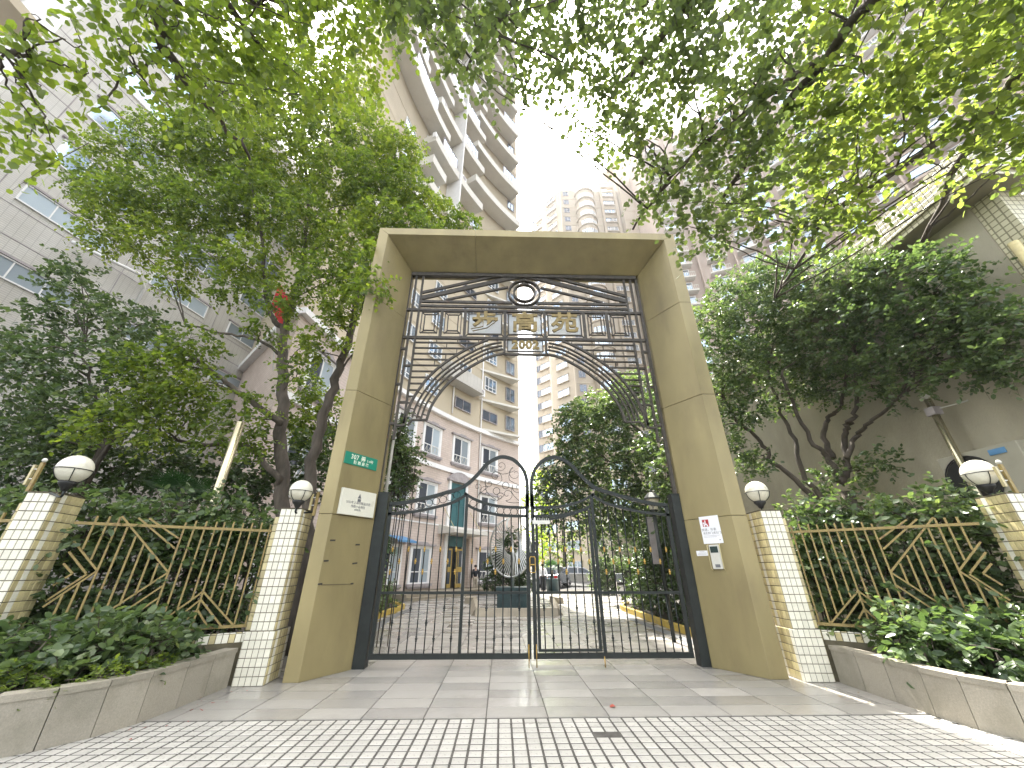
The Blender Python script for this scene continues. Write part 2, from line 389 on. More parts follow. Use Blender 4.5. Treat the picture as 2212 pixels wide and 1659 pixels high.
def clumps(blobs, leaf, per, nl=9, twig=.35, droop=.35, flat=.7, shell=.35, gap=0., spread=.9):
    """blobs (x,y,z,r): twigs spread through each ball, leaves in two ranks along every twig. Returns arrays."""
    P = []; Dd = []; N = []; S = []; T = []; TW = []
    for (x, y, z, r) in blobs:
        nt_ = max(4, int(per * r * r)); u = rng.normal(size=(nt_, 3)); u = norm(u)
        rad = r * (shell + (1 - shell) * rng.random(nt_) ** .6); u[:, 2] *= .85
        c = np.array([x, y, z]) + u * rad[:, None]
        dr = norm(u + rng.normal(size=(nt_, 3)) * .6 + np.array([0, 0, -droop]))
        bt = rng.random() * .35
        L = twig * (.6 + .8 * rng.random(nt_))
        for k in range(nl):
            t = (k + .3) / nl; p = c + dr * (L * t)[:, None] + np.array([0, 0, -1]) * (L * t * t * droop)[:, None]
            sd = norm(np.cross(dr, np.array([0, 0, 1.]) + rng.normal(size=(nt_, 3)) * .3)) * (1 if k % 2 else -1)
            d = norm(dr * .55 + sd * spread + rng.normal(size=(nt_, 3)) * .35 + np.array([0, 0, -droop * .8]))
            n = norm(np.array([0, 0, 1.]) * flat + rng.normal(size=(nt_, 3)) * .55)
            keep = rng.random(nt_) > gap
            P.append(p[keep]); Dd.append(d[keep]); N.append(n[keep]); S.append((leaf * (.65 + .6 * rng.random(nt_)))[keep])
            T.append(np.clip(bt + .15 + rng.normal(size=nt_) * .2 + .25 * (rng.random() - .3), 0, 1)[keep])
        TW.append((c, dr, L))
    return [np.concatenate(a) for a in (P, Dd, N, S, T)] + [TW]
def twig_tubes(mb, TW, frac, r=.004, droop=.3):
    for c, dr, L in TW:
        for i in np.nonzero(rng.random(len(c)) < frac)[0]:
            p = Vector(c[i]); d = Vector(dr[i]); l = float(L[i])
            mb.tube([p - d * l * .8, p, p + d * l * .5 + Vector((0, 0, -l * .25 * droop)), p + d * l + Vector((0, 0, -l * droop))], [r * 1.6, r * 1.2, r, r * .4], 3, cap=False)
def foliage(name, blobs, leaf, per, material, parent=None, shape=LEAF6, **k):
    P, Dd, N, S, T, TW = clumps(blobs, leaf, per, **k)
    me = leaf_mesh(name, P, Dd, N, S, T, material, shape)
    return put(name, me, parent), TW
def limb(mb, pts, r0, r1, n=8, wob=.03):
    P = spline(pts, 5); m = len(P)
    P = [p + Vector((random.gauss(0, wob), random.gauss(0, wob), 0)) * (0 < i < m - 1) for i, p in enumerate(P)]
    mb.tube(P, [r0 + (r1 - r0) * (i / (m - 1)) ** .8 for i in range(m)], n)
    return P
def reach(mb, skel, target, r=.02, sag=.1):
    """a branch from the nearest place on the skeleton to a clump of leaves"""
    t = Vector(target); low = [p for p in skel if p.z < t.z + .3] or skel
    p = min(low, key=lambda q: (q - t).length + .6 * max(0, q.z - t.z))
    m1 = p.lerp(t, .4) + Vector((random.gauss(0, .08), random.gauss(0, .08), sag * (t - p).length))
    m2 = p.lerp(t, .75) + Vector((random.gauss(0, .08), random.gauss(0, .08), sag * .7 * (t - p).length))
    limb(mb, [p, m1, m2, t], r, r * .3, 5, .01); return t
def tree(name, label, base, limbs, blobs, leaf, per, material, twig_frac=.1, group=None, reach_r=.022, extra=None, bark='bark', **k):
    """limbs: lists of (x,y,z) with r0,r1. blobs (x,y,z,r)"""
    t = thing(name, label, 'tree', base, 0, group)
    mb = MB(); skel = []
    for i, (pts, r0, r1) in enumerate(limbs):
        if i == 0:
            tk = MB(); skel += limb(tk, pts, r0, r1, 12); tk.build('trunk', bark, t, True)
        else: skel += limb(mb, pts, r0, r1, 9)
    for b in sorted(blobs, key=lambda b: (Vector(b[:3]) - Vector(base)).length):
        reach(mb, skel, b[:3], reach_r); 
    o, TW = foliage('crown', blobs, leaf, per, material, t, **k)
    kind(o, 'stuff')
    if extra:
        for nm, bl, mt, pr in extra:
            o2, tw2 = foliage(nm, bl, leaf, pr, mt, t, **k); kind(o2, 'stuff'); TW += tw2
    twig_tubes(mb, TW, twig_frac); mb.build('branches', bark, t, True)
    return t
def bl(lst, Y=None, dist=None, xmax=None):
    """(u, v, r) spots of the photograph at a distance -> clumps with real size"""
    out = []
    for e in lst:
        u, v, r = e[:3]; q = e[3] if len(e) > 3 else None
        p = atY(u, v, q or Y) if dist is None else atD(u, v, q or dist)
        if xmax and p.x > xmax: p = atY(u, v, (q or Y) * xmax / p.x)
        dep = (p - Vector((0, 0, CAM_H))).dot(ray(1106, 829.5))
        out.append((p.x, p.y, p.z, r / 815.8 * dep))
    return out

# ================================================================ SETTING: ground
g = MB().bb((-400, -60, -.60), (400, 700, -.030)).build('ground', 'asphalt'); kind(g, 'structure')
court = MB().bb((-4.9, 4.93, -.029), (9.8, 33, -.006)).build('pavement', 'slab_joint'); kind(court, 'structure')
street = MB().bb((-4.6, 2.2, -.028), (5.2, 4.925, -.0028)).build('sidewalk', 'street_grout'); kind(street, 'structure')
# granite slabs, .63 x .335, alternately sawn and polished
sl = MB().bb((-.311, -.163, -.02), (.311, .163, 0)).mesh('slab_a', 'granite_slab')
n_s = 0; far = MB(); cells = []
for j in range(80):
    for i in range(-9, 13):
        x = -.13 + .6333 * i - .003 + .315; y = 4.95 + .335 * j + .165
        if y > 30 or (y < 6.3 and (x < -4.0 or x > 5.1)) or (y > 6.3 and y < 9 and (x < -3.1 or x > 4.4)) or (y > 9 and (x < -4.4 or x > 9)): continue
        cells.append((y * 1. + abs(x) * .3, x, y, i, j))
cells.sort()
for q, x, y, i, j in cells:
    dz = random.uniform(-.0008, .0008)
    if n_s < 300:
        put('slab', sl, court, (x, y, dz)); n_s += 1
    else: far.bb((x - .311, y - .165, -.02), (x + .3125, y + .165, dz))
kind(far.build('far_slabs', 'granite_slab', court), 'stuff')
# small white street tiles, .125 apart, one missing
b = MB(); e = .0545; c_ = .005
b.add([(-e, -e, -.016), (e, -e, -.016), (e, e, -.016), (-e, e, -.016), (-e, -e, -c_), (e, -e, -c_), (e, e, -c_), (-e, e, -c_),
       (-e + c_, -e + c_, 0), (e - c_, -e + c_, 0), (e - c_, e - c_, 0), (-e + c_, e - c_, 0)],
      [(0, 1, 5, 4), (1, 2, 6, 5), (2, 3, 7, 6), (3, 0, 4, 7), (4, 5, 9, 8), (5, 6, 10, 9), (6, 7, 11, 10), (7, 4, 8, 11), (8, 9, 10, 11)])
tile_me = b.mesh('street_tile', 'street_tile'); rest = MB(); cells = []
for j in range(-1, 19):
    for i in range(-36, 42):
        x = .055 + i * .1245; y = 4.862 - j * .1245
        if abs(x - .99) < .07 and abs(y - 4.49) < .065: continue
        if x < -4.2 and y > 3.6: continue
        if j < 0: continue
        inview = abs(x - .1) < (y * .9 + .6) * 1.36 and y > 3.8
        cells.append((0 if inview else 1, y + abs(x) * .2, x, y))
cells.sort(); n_t = 0
for iv, q, x, y in cells:
    dz = random.uniform(-.0012, .0012)
    if n_t < 300 and not iv: put('tile', tile_me, street, (x, y, dz)); n_t += 1
    else: rest.add([(vx + x, vy + y, vz + dz) for vx, vy, vz in b.v], b.f)
kind(rest.build('outer_tiles', 'street_tile', street), 'stuff')
fl = MB().add([(1.21, 5.22, .004), (1.25, 5.20, .018), (1.28, 5.24, .006), (1.25, 5.28, .02), (1.215, 5.27, .008)], [(0, 1, 3, 4), (1, 2, 3)]).build('fallen_leaf', 'dead_leaf')
tag(fl, 'small red brown fallen leaf lying on the granite slabs in front of the gate', 'leaf')

lm = MB().add([(-.5, 0, .05), (-.15, -.22, .1), (.5, 0, .25), (-.1, .24, .0)], [(0, 1, 2), (0, 2, 3)])
lms = [lm.mesh('dry_leaf', k) for k in ('dead_leaf', 'leaf_dry', 'leaf_dry')]
for i in range(46):
    side = i % 3; x, y = ((random.uniform(-3.5, -2.9), random.uniform(4.4, 6.1)) if side == 0 else (random.uniform(3.9, 4.45), random.uniform(4.6, 6.1)) if side == 1 else (random.uniform(-3.3, 4.2), random.uniform(3.9, 14)))
    o = put('dry_leaf', lms[i % 3], None, (x, y, .003)); k = random.uniform(.02, .055); o.scale = (k, k, k); o.rotation_euler = (random.uniform(-.3, .3), random.uniform(-.3, .3), random.uniform(0, 6.3))
    tag(o, 'tiny dry leaf scattered on the paving', 'leaf', 'tiny dry leaves scattered over the paving')

# ================================================================ PORTAL
portal = thing('entrance_portal', 'tall olive bronze clad entrance portal framing the courtyard gate', 'gateway', (.54, 6.7, 0))
XL, XR, YF, YB, YE = -2.89, 3.97, 6.33, 7.05, 7.34
ZT = 8.46
for side in (0, 1):
    def X(x): return x if side == 0 else (XL + XR - x)
    iF = -2.68 if side == 0 else 3.72; iB = -2.24 if side == 0 else 3.27; oX = XL if side == 0 else XR
    for z0, z1 in ((0, 2.14), (2.146, 4.30), (4.306, 6.45)):
        p = [(oX, YF), (iF, YF), (iB, YB), (iB, YE), (oX, YE)]
        if side: p = p[::-1]
        MB().prism(p, z0, z1).build('panel', 'portal_paint', portal, bevel=.006)
    z0 = 6.456
    vs = [(oX, YF, z0), (iF, YF, z0), (iB, YB, z0), (iB, YE, z0), (oX, YE, z0),
          (oX, YF, ZT - .004), (iF, YF, 8.262), (iB, YB, 7.824), (iB, YE, 7.824), (oX, YE, ZT - .004)]
    fs = [(4, 3, 2, 1, 0), (0, 1, 6, 5), (1, 2, 7, 6), (2, 3, 8, 7), (3, 4, 9, 8), (4, 0, 5, 9), (5, 6, 7, 8, 9)]
    if side: fs = [f[::-1] for f in fs]
    MB().add(vs, fs).build('panel', 'portal_paint', portal)
    q = 1 - 2 * side; p = [(oX + .03 * q, YF + .03), (iF - .04 * q, YF + .03), (iB - .04 * q, YB + .02), (iB - .04 * q, YE - .03), (oX + .03 * q, YE - .03)]
    MB().prism(p[::-1] if side else p, .02, 7.9).build('core', 'joint_dark', portal)
def lintel(xa_t, xa_f, xa_b, xb_t, xb_f, xb_b):
    vs = []
    for xt, xf, xb in ((xa_t, xa_f, xa_b), (xb_t, xb_f, xb_b)):
        vs += [(xt, YF, ZT), (xf, YF, 8.268), (xb, YB, 7.83), (xb, YE, 7.83), (xt, YE, ZT)]
    MB().add(vs, [(0, 5, 6, 1), (1, 6, 7, 2), (2, 7, 8, 3), (3, 8, 9, 4), (4, 9, 5, 0), (0, 1, 2, 3, 4), (9, 8, 7, 6, 5)]).build('lintel_panel', 'portal_paint', portal)
lintel(XL, -2.674, -2.234, -.683, -.683, -.683); lintel(-.677, -.677, -.677, XR, 3.714, 3.264)
# old bracket marks left on the cladding
def L2W(s, z, side=0, out=.004):
    d = (.521, .853) if side == 0 else (.53, -.848); p0 = (-2.68, YF) if side == 0 else (3.27, YB)
    n = (.853, -.521) if side == 0 else (-.848, -.53)
    return (p0[0] + d[0] * s + n[0] * out, p0[1] + d[1] * s + n[1] * out, z)
for s0, z0, s1, z1 in ((.06, 1.76, .15, 1.765), (.55, 1.72, .63, 1.725), (.02, 1.47, .10, 1.475), (.55, 1.44, .64, 1.45), (.0, 1.16, .07, 1.165), (.58, 1.15, .63, 1.155), (.06, 1.15, .6, 1.148)):
    wdt = .022 if s1 - s0 < .3 else .006
    MB().bar(L2W(s0, z0), L2W(s1, z1), .006, wdt, up=(0, 0, 1)).build('bracket_mark', 'joint_dark', portal)
AL = math.atan2(.853, .521); AR = math.atan2(-.848, .53)
# house number sign
sg = thing('house_number_sign', 'green enamel house number sign reading 307 on the left portal cheek', 'sign', L2W(.37, 3.07, 0, .0), AL)
MB().bb((-.35, -.014, -.105), (.35, -.002, .105)).build('plate', 'sign_green', sg, bevel=.006, local=True)
text('307', .115, 'sign_text', sg, (-.15, -.016, .03), .002, .002, width=1.15, sx=.85)
text('弄', .10, 'sign_text', sg, (.03, -.016, .028), .002, .002)
text('1-4号', .062, 'sign_text', sg, (.18, -.016, .02), .002, .001)
text('陕 西 南 路', .062, 'sign_text', sg, (.0, -.016, -.055), .002, .002, width=1.1)
# marble plaque
pq = thing('stone_plaque', 'cream stone plaque with worn grey lettering beside the left gate post', 'plaque', L2W(.43, 2.36, 0, 0), AL)
MB().bb((-.35, -.05, -.205), (.35, -.002, .205)).build('slab', 'plaque_stone', pq, bevel=.004, local=True)
em = MB(); em.extr([(-.035, .075), (.035, .075), (0, .15)], -.053, -.0505); em.extr([(-.03, .02), (.035, .02), (.035, .065), (-.03, .065)], -.053, -.0505)
em.build('emblem', 'print_grey', pq, local=True)
text('2023年上海市精品示范', .05, 'print_grey', pq, (0, -.051, -.005), .001)
text('线路小品项目', .048, 'print_grey', pq, (0, -.051, -.065), .001)
text('(绿化类)', .036, 'print_grey', pq, (0, -.051, -.115), .001)
# delivery notice
nt_ = thing('delivery_notice', 'white paper notice with red rider symbol taped on the right portal cheek', 'notice', L2W(.45, 1.955, 1, 0), AR)
MB().bb((-.17, -.006, -.215), (.17, -.001, .215)).build('sheet', 'paper_white', nt_, local=True)
MB().extr([(-.13 + .065 * (1 + a * (1 if abs(b) < .9 else .86)), .107 + .065 * b * (1 if abs(a) < .9 else .86)) for a, b in ((-1, -1), (1, -1), (1, 1), (-1, 1))], -.0085, -.0062).build('red_square', 'print_red', nt_, local=True)
rd = MB()
for cx_, r_ in ((-.093, .014), (-.04, .014)): rd.extr([(cx_ + r_ * math.cos(a * math.pi / 5), .067 + r_ * math.sin(a * math.pi / 5)) for a in range(10)], -.0105, -.0088)
rd.extr([(-.105, .075), (-.045, .075), (-.035, .10), (-.055, .095), (-.075, .09), (-.105, .09)], -.0105, -.0088)
rd.extr([(-.112, .095), (-.085, .095), (-.085, .12), (-.112, .12)], -.0105, -.0088)
rd.extr([(-.08, .092), (-.062, .092), (-.06, .128), (-.078, .128)], -.0105, -.0088)
rd.extr([(-.069 + .012 * math.cos(a * math.pi / 4), .14 + .012 * math.sin(a * math.pi / 4)) for a in range(8)], -.0105, -.0088)
rd.build('rider_symbol', 'paper_white', nt_, local=True)
text('快递、外卖', .052, 'print_grey', nt_, (-.03, -.0065, -.002), .0005)
text('请走西门(或北门)', .042, 'print_grey', nt_, (.015, -.0065, -.055), .0005)
MB().bb((-.14, -.0075, -.095), (.14, -.0062, -.092)).bb((-.14, -.0075, -.115), (.08, -.0062, -.112)).extr([(.11, -.17), (.14, -.17), (.125, -.15)], -.0075, -.0062).build('rule', 'print_grey', nt_, local=True)
# intercom
ic = thing('intercom', 'cream door intercom with small screen and keypad under the white notice', 'intercom', L2W(.455, 1.54, 1, 0), AR)
MB().bb((-.082, -.045, -.18), (.082, -.001, .18)).build('housing', 'white_plastic', ic, bevel=.008, local=True)
MB().bb((-.062, -.050, .06), (.066, -.0452, .155)).build('screen', 'screen_glass', ic, local=True)
MB().bb((-.03, -.05, -.155), (.05, -.0452, -.11)).build('card_reader', 'print_grey', ic, local=True)
for r_ in range(4):
    for c2 in range(3):
        MB().bb((-.035 + c2 * .028, -.049, .015 - r_ * .027), (-.015 + c2 * .028, -.0452, .032 - r_ * .027)).build('key', 'slab_band', ic, local=True)
for sx in (-1, 1):
    MB().tube([(sx * .10, -.01, .19), (sx * .105, -.05, .17), (sx * .105, -.05, -.17), (sx * .10, -.01, -.2)], .007, 6).build('guard_rail', 'tile_cream', ic, True, local=True)
lb = thing('address_label', 'small white printed label left of the intercom', 'label', L2W(.21, 1.6, 1, 0), AR)
MB().bb((-.10, -.004, -.04), (.10, -.001, .04)).build('card', 'paper_white', lb, local=True)
MB().bb((-.04, -.0052, .02), (.05, -.0042, .025)).bb((-.07, -.0052, .0), (.08, -.0042, .004)).bb((-.08, -.0052, -.018), (.08, -.0042, -.014)).build('print', 'print_grey', lb, local=True)

# ================================================================ IRONWORK SCREEN OVER THE GATE
CX = .48; YS = 7.12
scr = thing('ironwork_screen', 'openwork iron screen with ring, arch and characters above the gate', 'ironwork', (CX, YS, 3.6))
def P(x, z, y=YS): return (CX + x, y, z)
def bar(x0, z0, x1, z1, w_=.035, dp=.05, name='bar', m='screen_iron'):
    return MB().bar(P(x0, z0), P(x1, z1), w_ * 1.25, dp).build(name, m, scr)
bar(-2.74, 7.79, 2.74, 7.79, .09, .10, 'top_beam')
for sg_ in (-1, 1):
    bar(sg_ * 2.44, 7.75, sg_ * 2.44, 3.90, .034, .05, 'upright')
    bar(sg_ * 2.60, 7.75, sg_ * 2.60, 3.62, .034, .05, 'upright')
    bar(sg_ * 2.735, 7.75, sg_ * 2.735, 2.6, .045, .06, 'upright')
    for z in (5.68, 4.82, 3.95): bar(sg_ * 2.62, z, sg_ * 2.71, z, .04, .05, 'tie')
    for z in (5.26, 4.41, 3.91): bar(sg_ * 2.46, z, sg_ * 2.58, z, .035, .05, 'tie')
    # slanted rays
    bar(sg_ * .75, 7.76, sg_ * 2.42, 7.235, .05, .05, 'ray'); bar(sg_ * .18, 7.77, sg_ * 2.42, 7.075, .085, .05, 'ray')
    bar(sg_ * .39, 7.44, sg_ * 1.85, 7.03, .04, .05, 'ray')
    bar(sg_ * .28, 6.975, sg_ * 2.42, 6.975, .05, .05, 'rail'); bar(sg_ * 0.0, 6.85, sg_ * 2.42, 6.85, .05, .05, 'rail')
    for x in (.455, 1.365, 1.90): bar(sg_ * x, 6.705, sg_ * x, 6.0, .05, .05, 'panel_post')
    bar(sg_ * 1.0, 6.83, sg_ * 1.0, 6.75, .02, .03, 'tie')
    # empty squares: double frames with mitred ties
    for x0, x1 in ((1.40, 1.87), (1.925, 2.40)):
        for k, (ins, wd) in enumerate(((.05, .018), (.12, .022))):
            a, b2 = x0 + ins, x1 - ins; c0, c1 = 6.05 + ins * .9, 6.70 - ins * .9
            f = MB()
            for q in (((a, c0), (b2, c0)), ((b2, c0), (b2, c1)), ((b2, c1), (a, c1)), ((a, c1), (a, c0))):
                f.bar(P(sg_ * q[0][0], q[0][1], YS - .02 + .002 * k), P(sg_ * q[1][0], q[1][1], YS - .02 + .002 * k), wd, .03)
            f.build('square_frame', 'screen_iron', scr)
        for xx, x2 in ((x0 + .05, x0 + .12), (x1 - .05, x1 - .12)):
            for zz, z2 in ((6.095, 6.158), (6.655, 6.592)): MB().bar(P(sg_ * xx, zz), P(sg_ * x2, z2), .022, .02).build('mitre_tie', 'screen_iron', scr)
bar(-2.72, 6.73, 2.72, 6.73, .05, .06, 'rail'); bar(-2.72, 5.975, 2.72, 5.975, .05, .06, 'rail')
ring = lambda cx, cz, r, n=40: [P(cx + r * math.cos(2 * math.pi * i / n), cz + r * math.sin(2 * math.pi * i / n)) for i in range(n)]
MB().ribbon(ring(0, 7.27, .37), .035, .10, closed=True).build('outer_ring', 'screen_iron', scr)
MB().ribbon(ring(0, 7.27, .25), .035, .10, closed=True).build('inner_ring', 'screen_iron', scr)
bar(0, 7.52, 0, 7.76, .02, .03, 'tie'); bar(0, 7.02, 0, 6.87, .02, .03, 'tie')
# glass panels with characters
for k, (cx_, ch) in enumerate(((-.905, '步'), (0, '高'), (.905, '苑'))):
    x0, x1 = cx_ - .375, cx_ + .375
    MB().bb(P(x0, 6.095, YS - .012), P(x1, 6.635, YS - .004)).build('glass_panel', 'frosted_glass', scr)
    f = MB()
    for a in (((x0, 6.09), (x1, 6.09)), ((x0, 6.64), (x1, 6.64)), ((x0, 6.09), (x0, 6.64)), ((x1, 6.09), (x1, 6.64))): f.bar(P(*a[0]), P(*a[1]), .03, .035)
    for xx, x2 in ((x0, x0 - .055), (x1, x1 + .055)):
        for zz, z2 in ((6.09, 6.02), (6.64, 6.70)): f.bar(P(xx, zz), P(x2, z2), .02, .03)
    f.build('panel_frame', 'screen_iron', scr)
    t = text(ch, .56, 'gold', scr, (cx_, -.05, 6.365 - 3.6), .02, .013, 'character', sx=1.12)
for a in (-.46, .46): bar(a, 5.95, a, 5.56, .04, .05, 'upright')
bar(-.44, 5.575, .44, 5.575, .04, .05, 'rail')
MB().bb(P(-.385, 5.66, YS - .012), P(.385, 5.925, YS - .004)).build('glass_panel', 'frosted_glass', scr)
f = MB()
for a in (((-.39, 5.65), (.39, 5.65)), ((-.39, 5.935), (.39, 5.935)), ((-.39, 5.65), (-.39, 5.935)), ((.39, 5.65), (.39, 5.935))): f.bar(P(*a[0]), P(*a[1]), .022, .035)
f.build('panel_frame', 'screen_iron', scr)
text('2002', .29, 'gold', scr, (0, -.04, 5.79 - 3.6), .015, .014, 'numerals', width=1.05)
# arch: five concentric ribs joined by short ties, stepping lines in the spandrels
INN = [(.465, 5.59), (.765, 5.51), (1.18, 5.255), (1.54, 4.95), (1.76, 4.67), (1.93, 4.335), (2.0, 4.03)]
def nrm2(pts):
    out = []
    for i in range(len(pts)):
        a = pts[max(i - 1, 0)]; b2 = pts[min(i + 1, len(pts) - 1)]; dx, dz = b2[0] - a[0], b2[1] - a[1]; L = math.hypot(dx, dz); out.append((-dz / L, dx / L))
    return out
inn = [(p.x, p.y) for p in spline([(x, z, 0) for x, z in INN], 5)]; nn = nrm2(inn)
offs = [0, .115, .205, .295, .42]
arcs = [[(x + a * o, z + c2 * o) for (x, z), (a, c2) in zip(inn, nn)] for o in offs]
for sg_ in (-1, 1):
    for k, A in enumerate(arcs):
        pts = [p for p in A if p[1] < 5.95 and p[0] > .45]
        if k == 4: pts.append((2.445, 3.95))
        MB().ribbon([P(sg_ * x, z) for x, z in pts], .045 if k in (0, 4) else .028, .05).build('arch_rib', 'screen_iron', scr)
    for i in range(1, len(inn) - 1):
        k = i % 4
        a, b2 = arcs[k][i], arcs[k + 1][i]
        if b2[1] < 5.93: bar(sg_ * a[0], a[1], sg_ * b2[0], b2[1], .014, .03, 'tie')
    bar(sg_ * 2.0, 4.03, sg_ * 2.3, 4.03, .03, .05, 'foot'); bar(sg_ * 2.3, 4.03, sg_ * 2.36, 3.91, .03, .05, 'foot')
    outer = sorted([(z, x) for x, z in arcs[4]])
    for k, z in enumerate((5.85, 5.71, 5.565, 5.42, 5.275, 5.13, 4.985, 4.84, 4.69, 4.545, 4.4, 4.25)):
        x = interp(outer, z)
        if x < 2.4: bar(sg_ * (x + .015), z, sg_ * 2.425, z, .022, .04, 'spandrel_bar')
        xs = [2.42 - .46 * (q + (.5 if k % 2 else 0)) for q in range(1, 5)]
        for xx in xs:
            if xx > interp(outer, min(z + .14, 5.97)) + .05 and k < 6: bar(sg_ * xx, z + .012, sg_ * xx, min(z + .13, 5.95), .013, .03, 'tie')

# ================================================================ GATE
YG = 7.15
for x, lab in ((-2.145, 'square black steel gate post by the cream plaque'), (3.215, 'square black steel gate post by the intercom')):
    t = thing('gate_post', lab, 'gate post', (x, YG + .02, 0), 0, 'gate posts')
    MB().bb((x - .095, YG - .08, 0), (x + .095, YG + .11, 2.6)).build('post', 'iron', t, bevel=.004)
    MB().bb((x - .10, YG - .085, 2.601), (x + .10, YG + .115, 2.615)).build('cap', 'iron', t)
TOPL = [(-2.03, 2.415), (-1.75, 2.445), (-1.493, 2.50), (-1.2, 2.57), (-1.007, 2.63), (-.803, 2.69), (-.63, 2.79), (-.459, 2.96), (-.283, 3.165), (-.101, 3.275), (.037, 3.30), (.223, 3.24), (.391, 3.07), (.464, 2.86), (.472, 2.6), (.472, 2.38)]
LOW1 = [(-.69, 2.62), (-.55, 2.535), (-.381, 2.465), (-.2, 2.415), (-.027, 2.385), (.2, 2.37), (.46, 2.367)]
LOWA = [(-2.03, 2.245), (-1.8, 2.265), (-1.473, 2.305), (-1.02, 2.41), (-.8, 2.495), (-.64, 2.60)]
LOWB = [(-.64, 2.42), (-.5, 2.345), (-.316, 2.288), (-.025, 2.235), (.2, 2.22), (.46, 2.217)]
def mirror(pts): return [(1.02 - x, z) for x, z in pts]
coll = MB()
for r_, z in ((.010, -.03), ):
    coll.lathe([(.009, -.045), (.016, -.036), (.016, -.026), (.012, -.016), (.023, -.006), (.023, .006), (.012, .016), (.016, .026), (.016, .036), (.009, .045)], n=8)
coll_iron = coll.mesh('collar', 'iron', True); coll_gold = coll.mesh('collar_gold', 'brass', True)
def rows(x0, z0, z1): return z0, z1
def gate_leaf(sgn, label, loc):
    t = thing('gate_leaf', label, 'gate', loc, 0, 'leaves of the double gate')
    M = (lambda pts: pts) if sgn < 0 else mirror
    def Q(pts): return [(x, YG, z) for x, z in pts]
    def rib(pts, w_, name, n=5, dp=.05): MB().ribbon(spline(Q(M(pts)), n), w_, dp).build(name, 'iron', t)
    fx = (lambda x: x) if sgn < 0 else (lambda x: 1.02 - x)
    def vb(x, z0, z1, w_, name, dp=.05): MB().bb((fx(x) - w_ / 2, YG - dp / 2, z0), (fx(x) + w_ / 2, YG + dp / 2, z1)).build(name, 'iron', t)
    def hb(x0, x1, z, w_, name, dp=.05):
        a, b2 = sorted((fx(x0), fx(x1))); MB().bb((a, YG - dp / 2, z - w_ / 2), (b2, YG + dp / 2, z + w_ / 2)).build(name, 'iron', t)
    rib(TOPL, .062, 'top_rail'); rib(LOW1, .045, 'inner_rail'); rib(LOWA, .045, 'lower_rail'); rib(LOWB, .045, 'lower_rail')
    vb(-2.0, .16, 2.40, .06, 'stile'); vb(.462, .16, 2.60, .06, 'stile'); vb(-.635, .16, 2.60, .05, 'mullion', .046)
    hb(-2.03, .49, .145, .075, 'bottom_rail', .056); hb(-1.97, .432, 1.01, .04, 'middle_rail', .044)
    xs = [-1.87 + .1365 * k for k in range(9)] + [-.50 + .1345 * k for k in range(7)]
    for k, x in enumerate(xs):
        zt = interp(LOWA if x < -.64 else LOWB, x) - .02
        bb_ = MB().tube([(fx(x), YG, .18), (fx(x), YG, .99)], .0105, 6).tube([(fx(x), YG, 1.03), (fx(x), YG, zt)], .0105, 6).build('baluster', 'iron', t, True)
        zs = [(.375, 0), (.59, 0), (.79, 0)][[0, 2, 1, 1][k % 4]:][:1] if False else [({0: .375, 1: .59}[k % 2] + (.2 if k % 4 == 3 else 0) * (k % 2), 0)]
        for z, gld in zs + [({0: 1.32, 1: 1.48, 2: 1.67, 3: 1.48}[k % 4], 1)] + ([(1.67, 1)] if k % 4 == 0 else []):
            o = put('collar', coll_gold if gld and not (sgn < 0 and x > 1.2) else coll_iron, bb_, (fx(x), YG, z))
    # rings between the curved rails
    rn = MB().tube([(.062 * math.cos(a * math.pi / 10), 0, .062 * math.sin(a * math.pi / 10)) for a in range(20)], .0055, 5, closed=True)
    rme = rn.mesh('ring', 'iron', True)
    x = -1.94
    while x < -.82:
        zc = (interp(TOPL, x) + interp(LOWA, x)) / 2; put('ring', rme, t, (fx(x) - t.location.x, YG - t.location.y, zc - t.location.z)); x += .124
    x = -.52
    while x < .40:
        zc = (interp(LOW1, x) + interp(LOWB, x)) / 2; put('ring', rme, t, (fx(x) - t.location.x, YG - t.location.y, zc - t.location.z)); x += .124
    # scrollwork under the crest
    def scroll(x, z, r, a0, turns, tail, name='scroll'):
        pts = []
        for k in range(26):
            q = k / 25; rr = r * (.18 + .82 * q); a = a0 + turns * 2 * math.pi * (1 - q); pts.append((fx(x + rr * math.cos(a)), YG, z + rr * math.sin(a)))
        if tail: pts += [(fx(a), YG, b2) for a, b2 in tail]
        MB().tube(spline(pts, 2), .0048, 4).build(name, 'iron', t, True)
    scroll(-.02, 3.13, .10, -2.2, 1.2, [(-.14, 3.04), (-.05, 2.98), (.08, 2.98), (.24, 3.04)])
    scroll(.25, 2.98, .13, 1.9, 1.1, [(.14, 3.0), (.14, 2.86), (.3, 2.78)])
    scroll(-.12, 2.93, .10, .5, 1.2, [(.0, 2.86), (-.1, 2.78), (-.25, 2.82)])
    scroll(-.24, 2.80, .085, 2.5, 1.1, [(-.3, 2.7), (-.24, 2.6), (-.1, 2.5)])
    scroll(-.45, 2.73, .07, -.8, 1.2, [(-.4, 2.64), (-.3, 2.6)])
    scroll(-.32, 2.66, .09, .9, 1.2, [(-.42, 2.6), (-.45, 2.54)])
    scroll(.30, 2.72, .11, 2.6, 1.2, [(.18, 2.64), (.3, 2.5), (.42, 2.44)])
    scroll(.10, 2.60, .11, -1.8, 1.2, [(.12, 2.46), (.3, 2.45), (.4, 2.5)])
    scroll(-.03, 2.56, .075, .3, 1.2, [(-.1, 2.48), (-.2, 2.52)])
    scroll(.36, 2.60, .07, -1.4, 1.1, [(.32, 2.5), (.43, 2.5)])
    put('ring', rme, t, (fx(.07) - t.location.x, YG - t.location.y, 2.76 - t.location.z)); put('ring', rme, t, (fx(-.1) - t.location.x, YG - t.location.y, 2.66 - t.location.z))
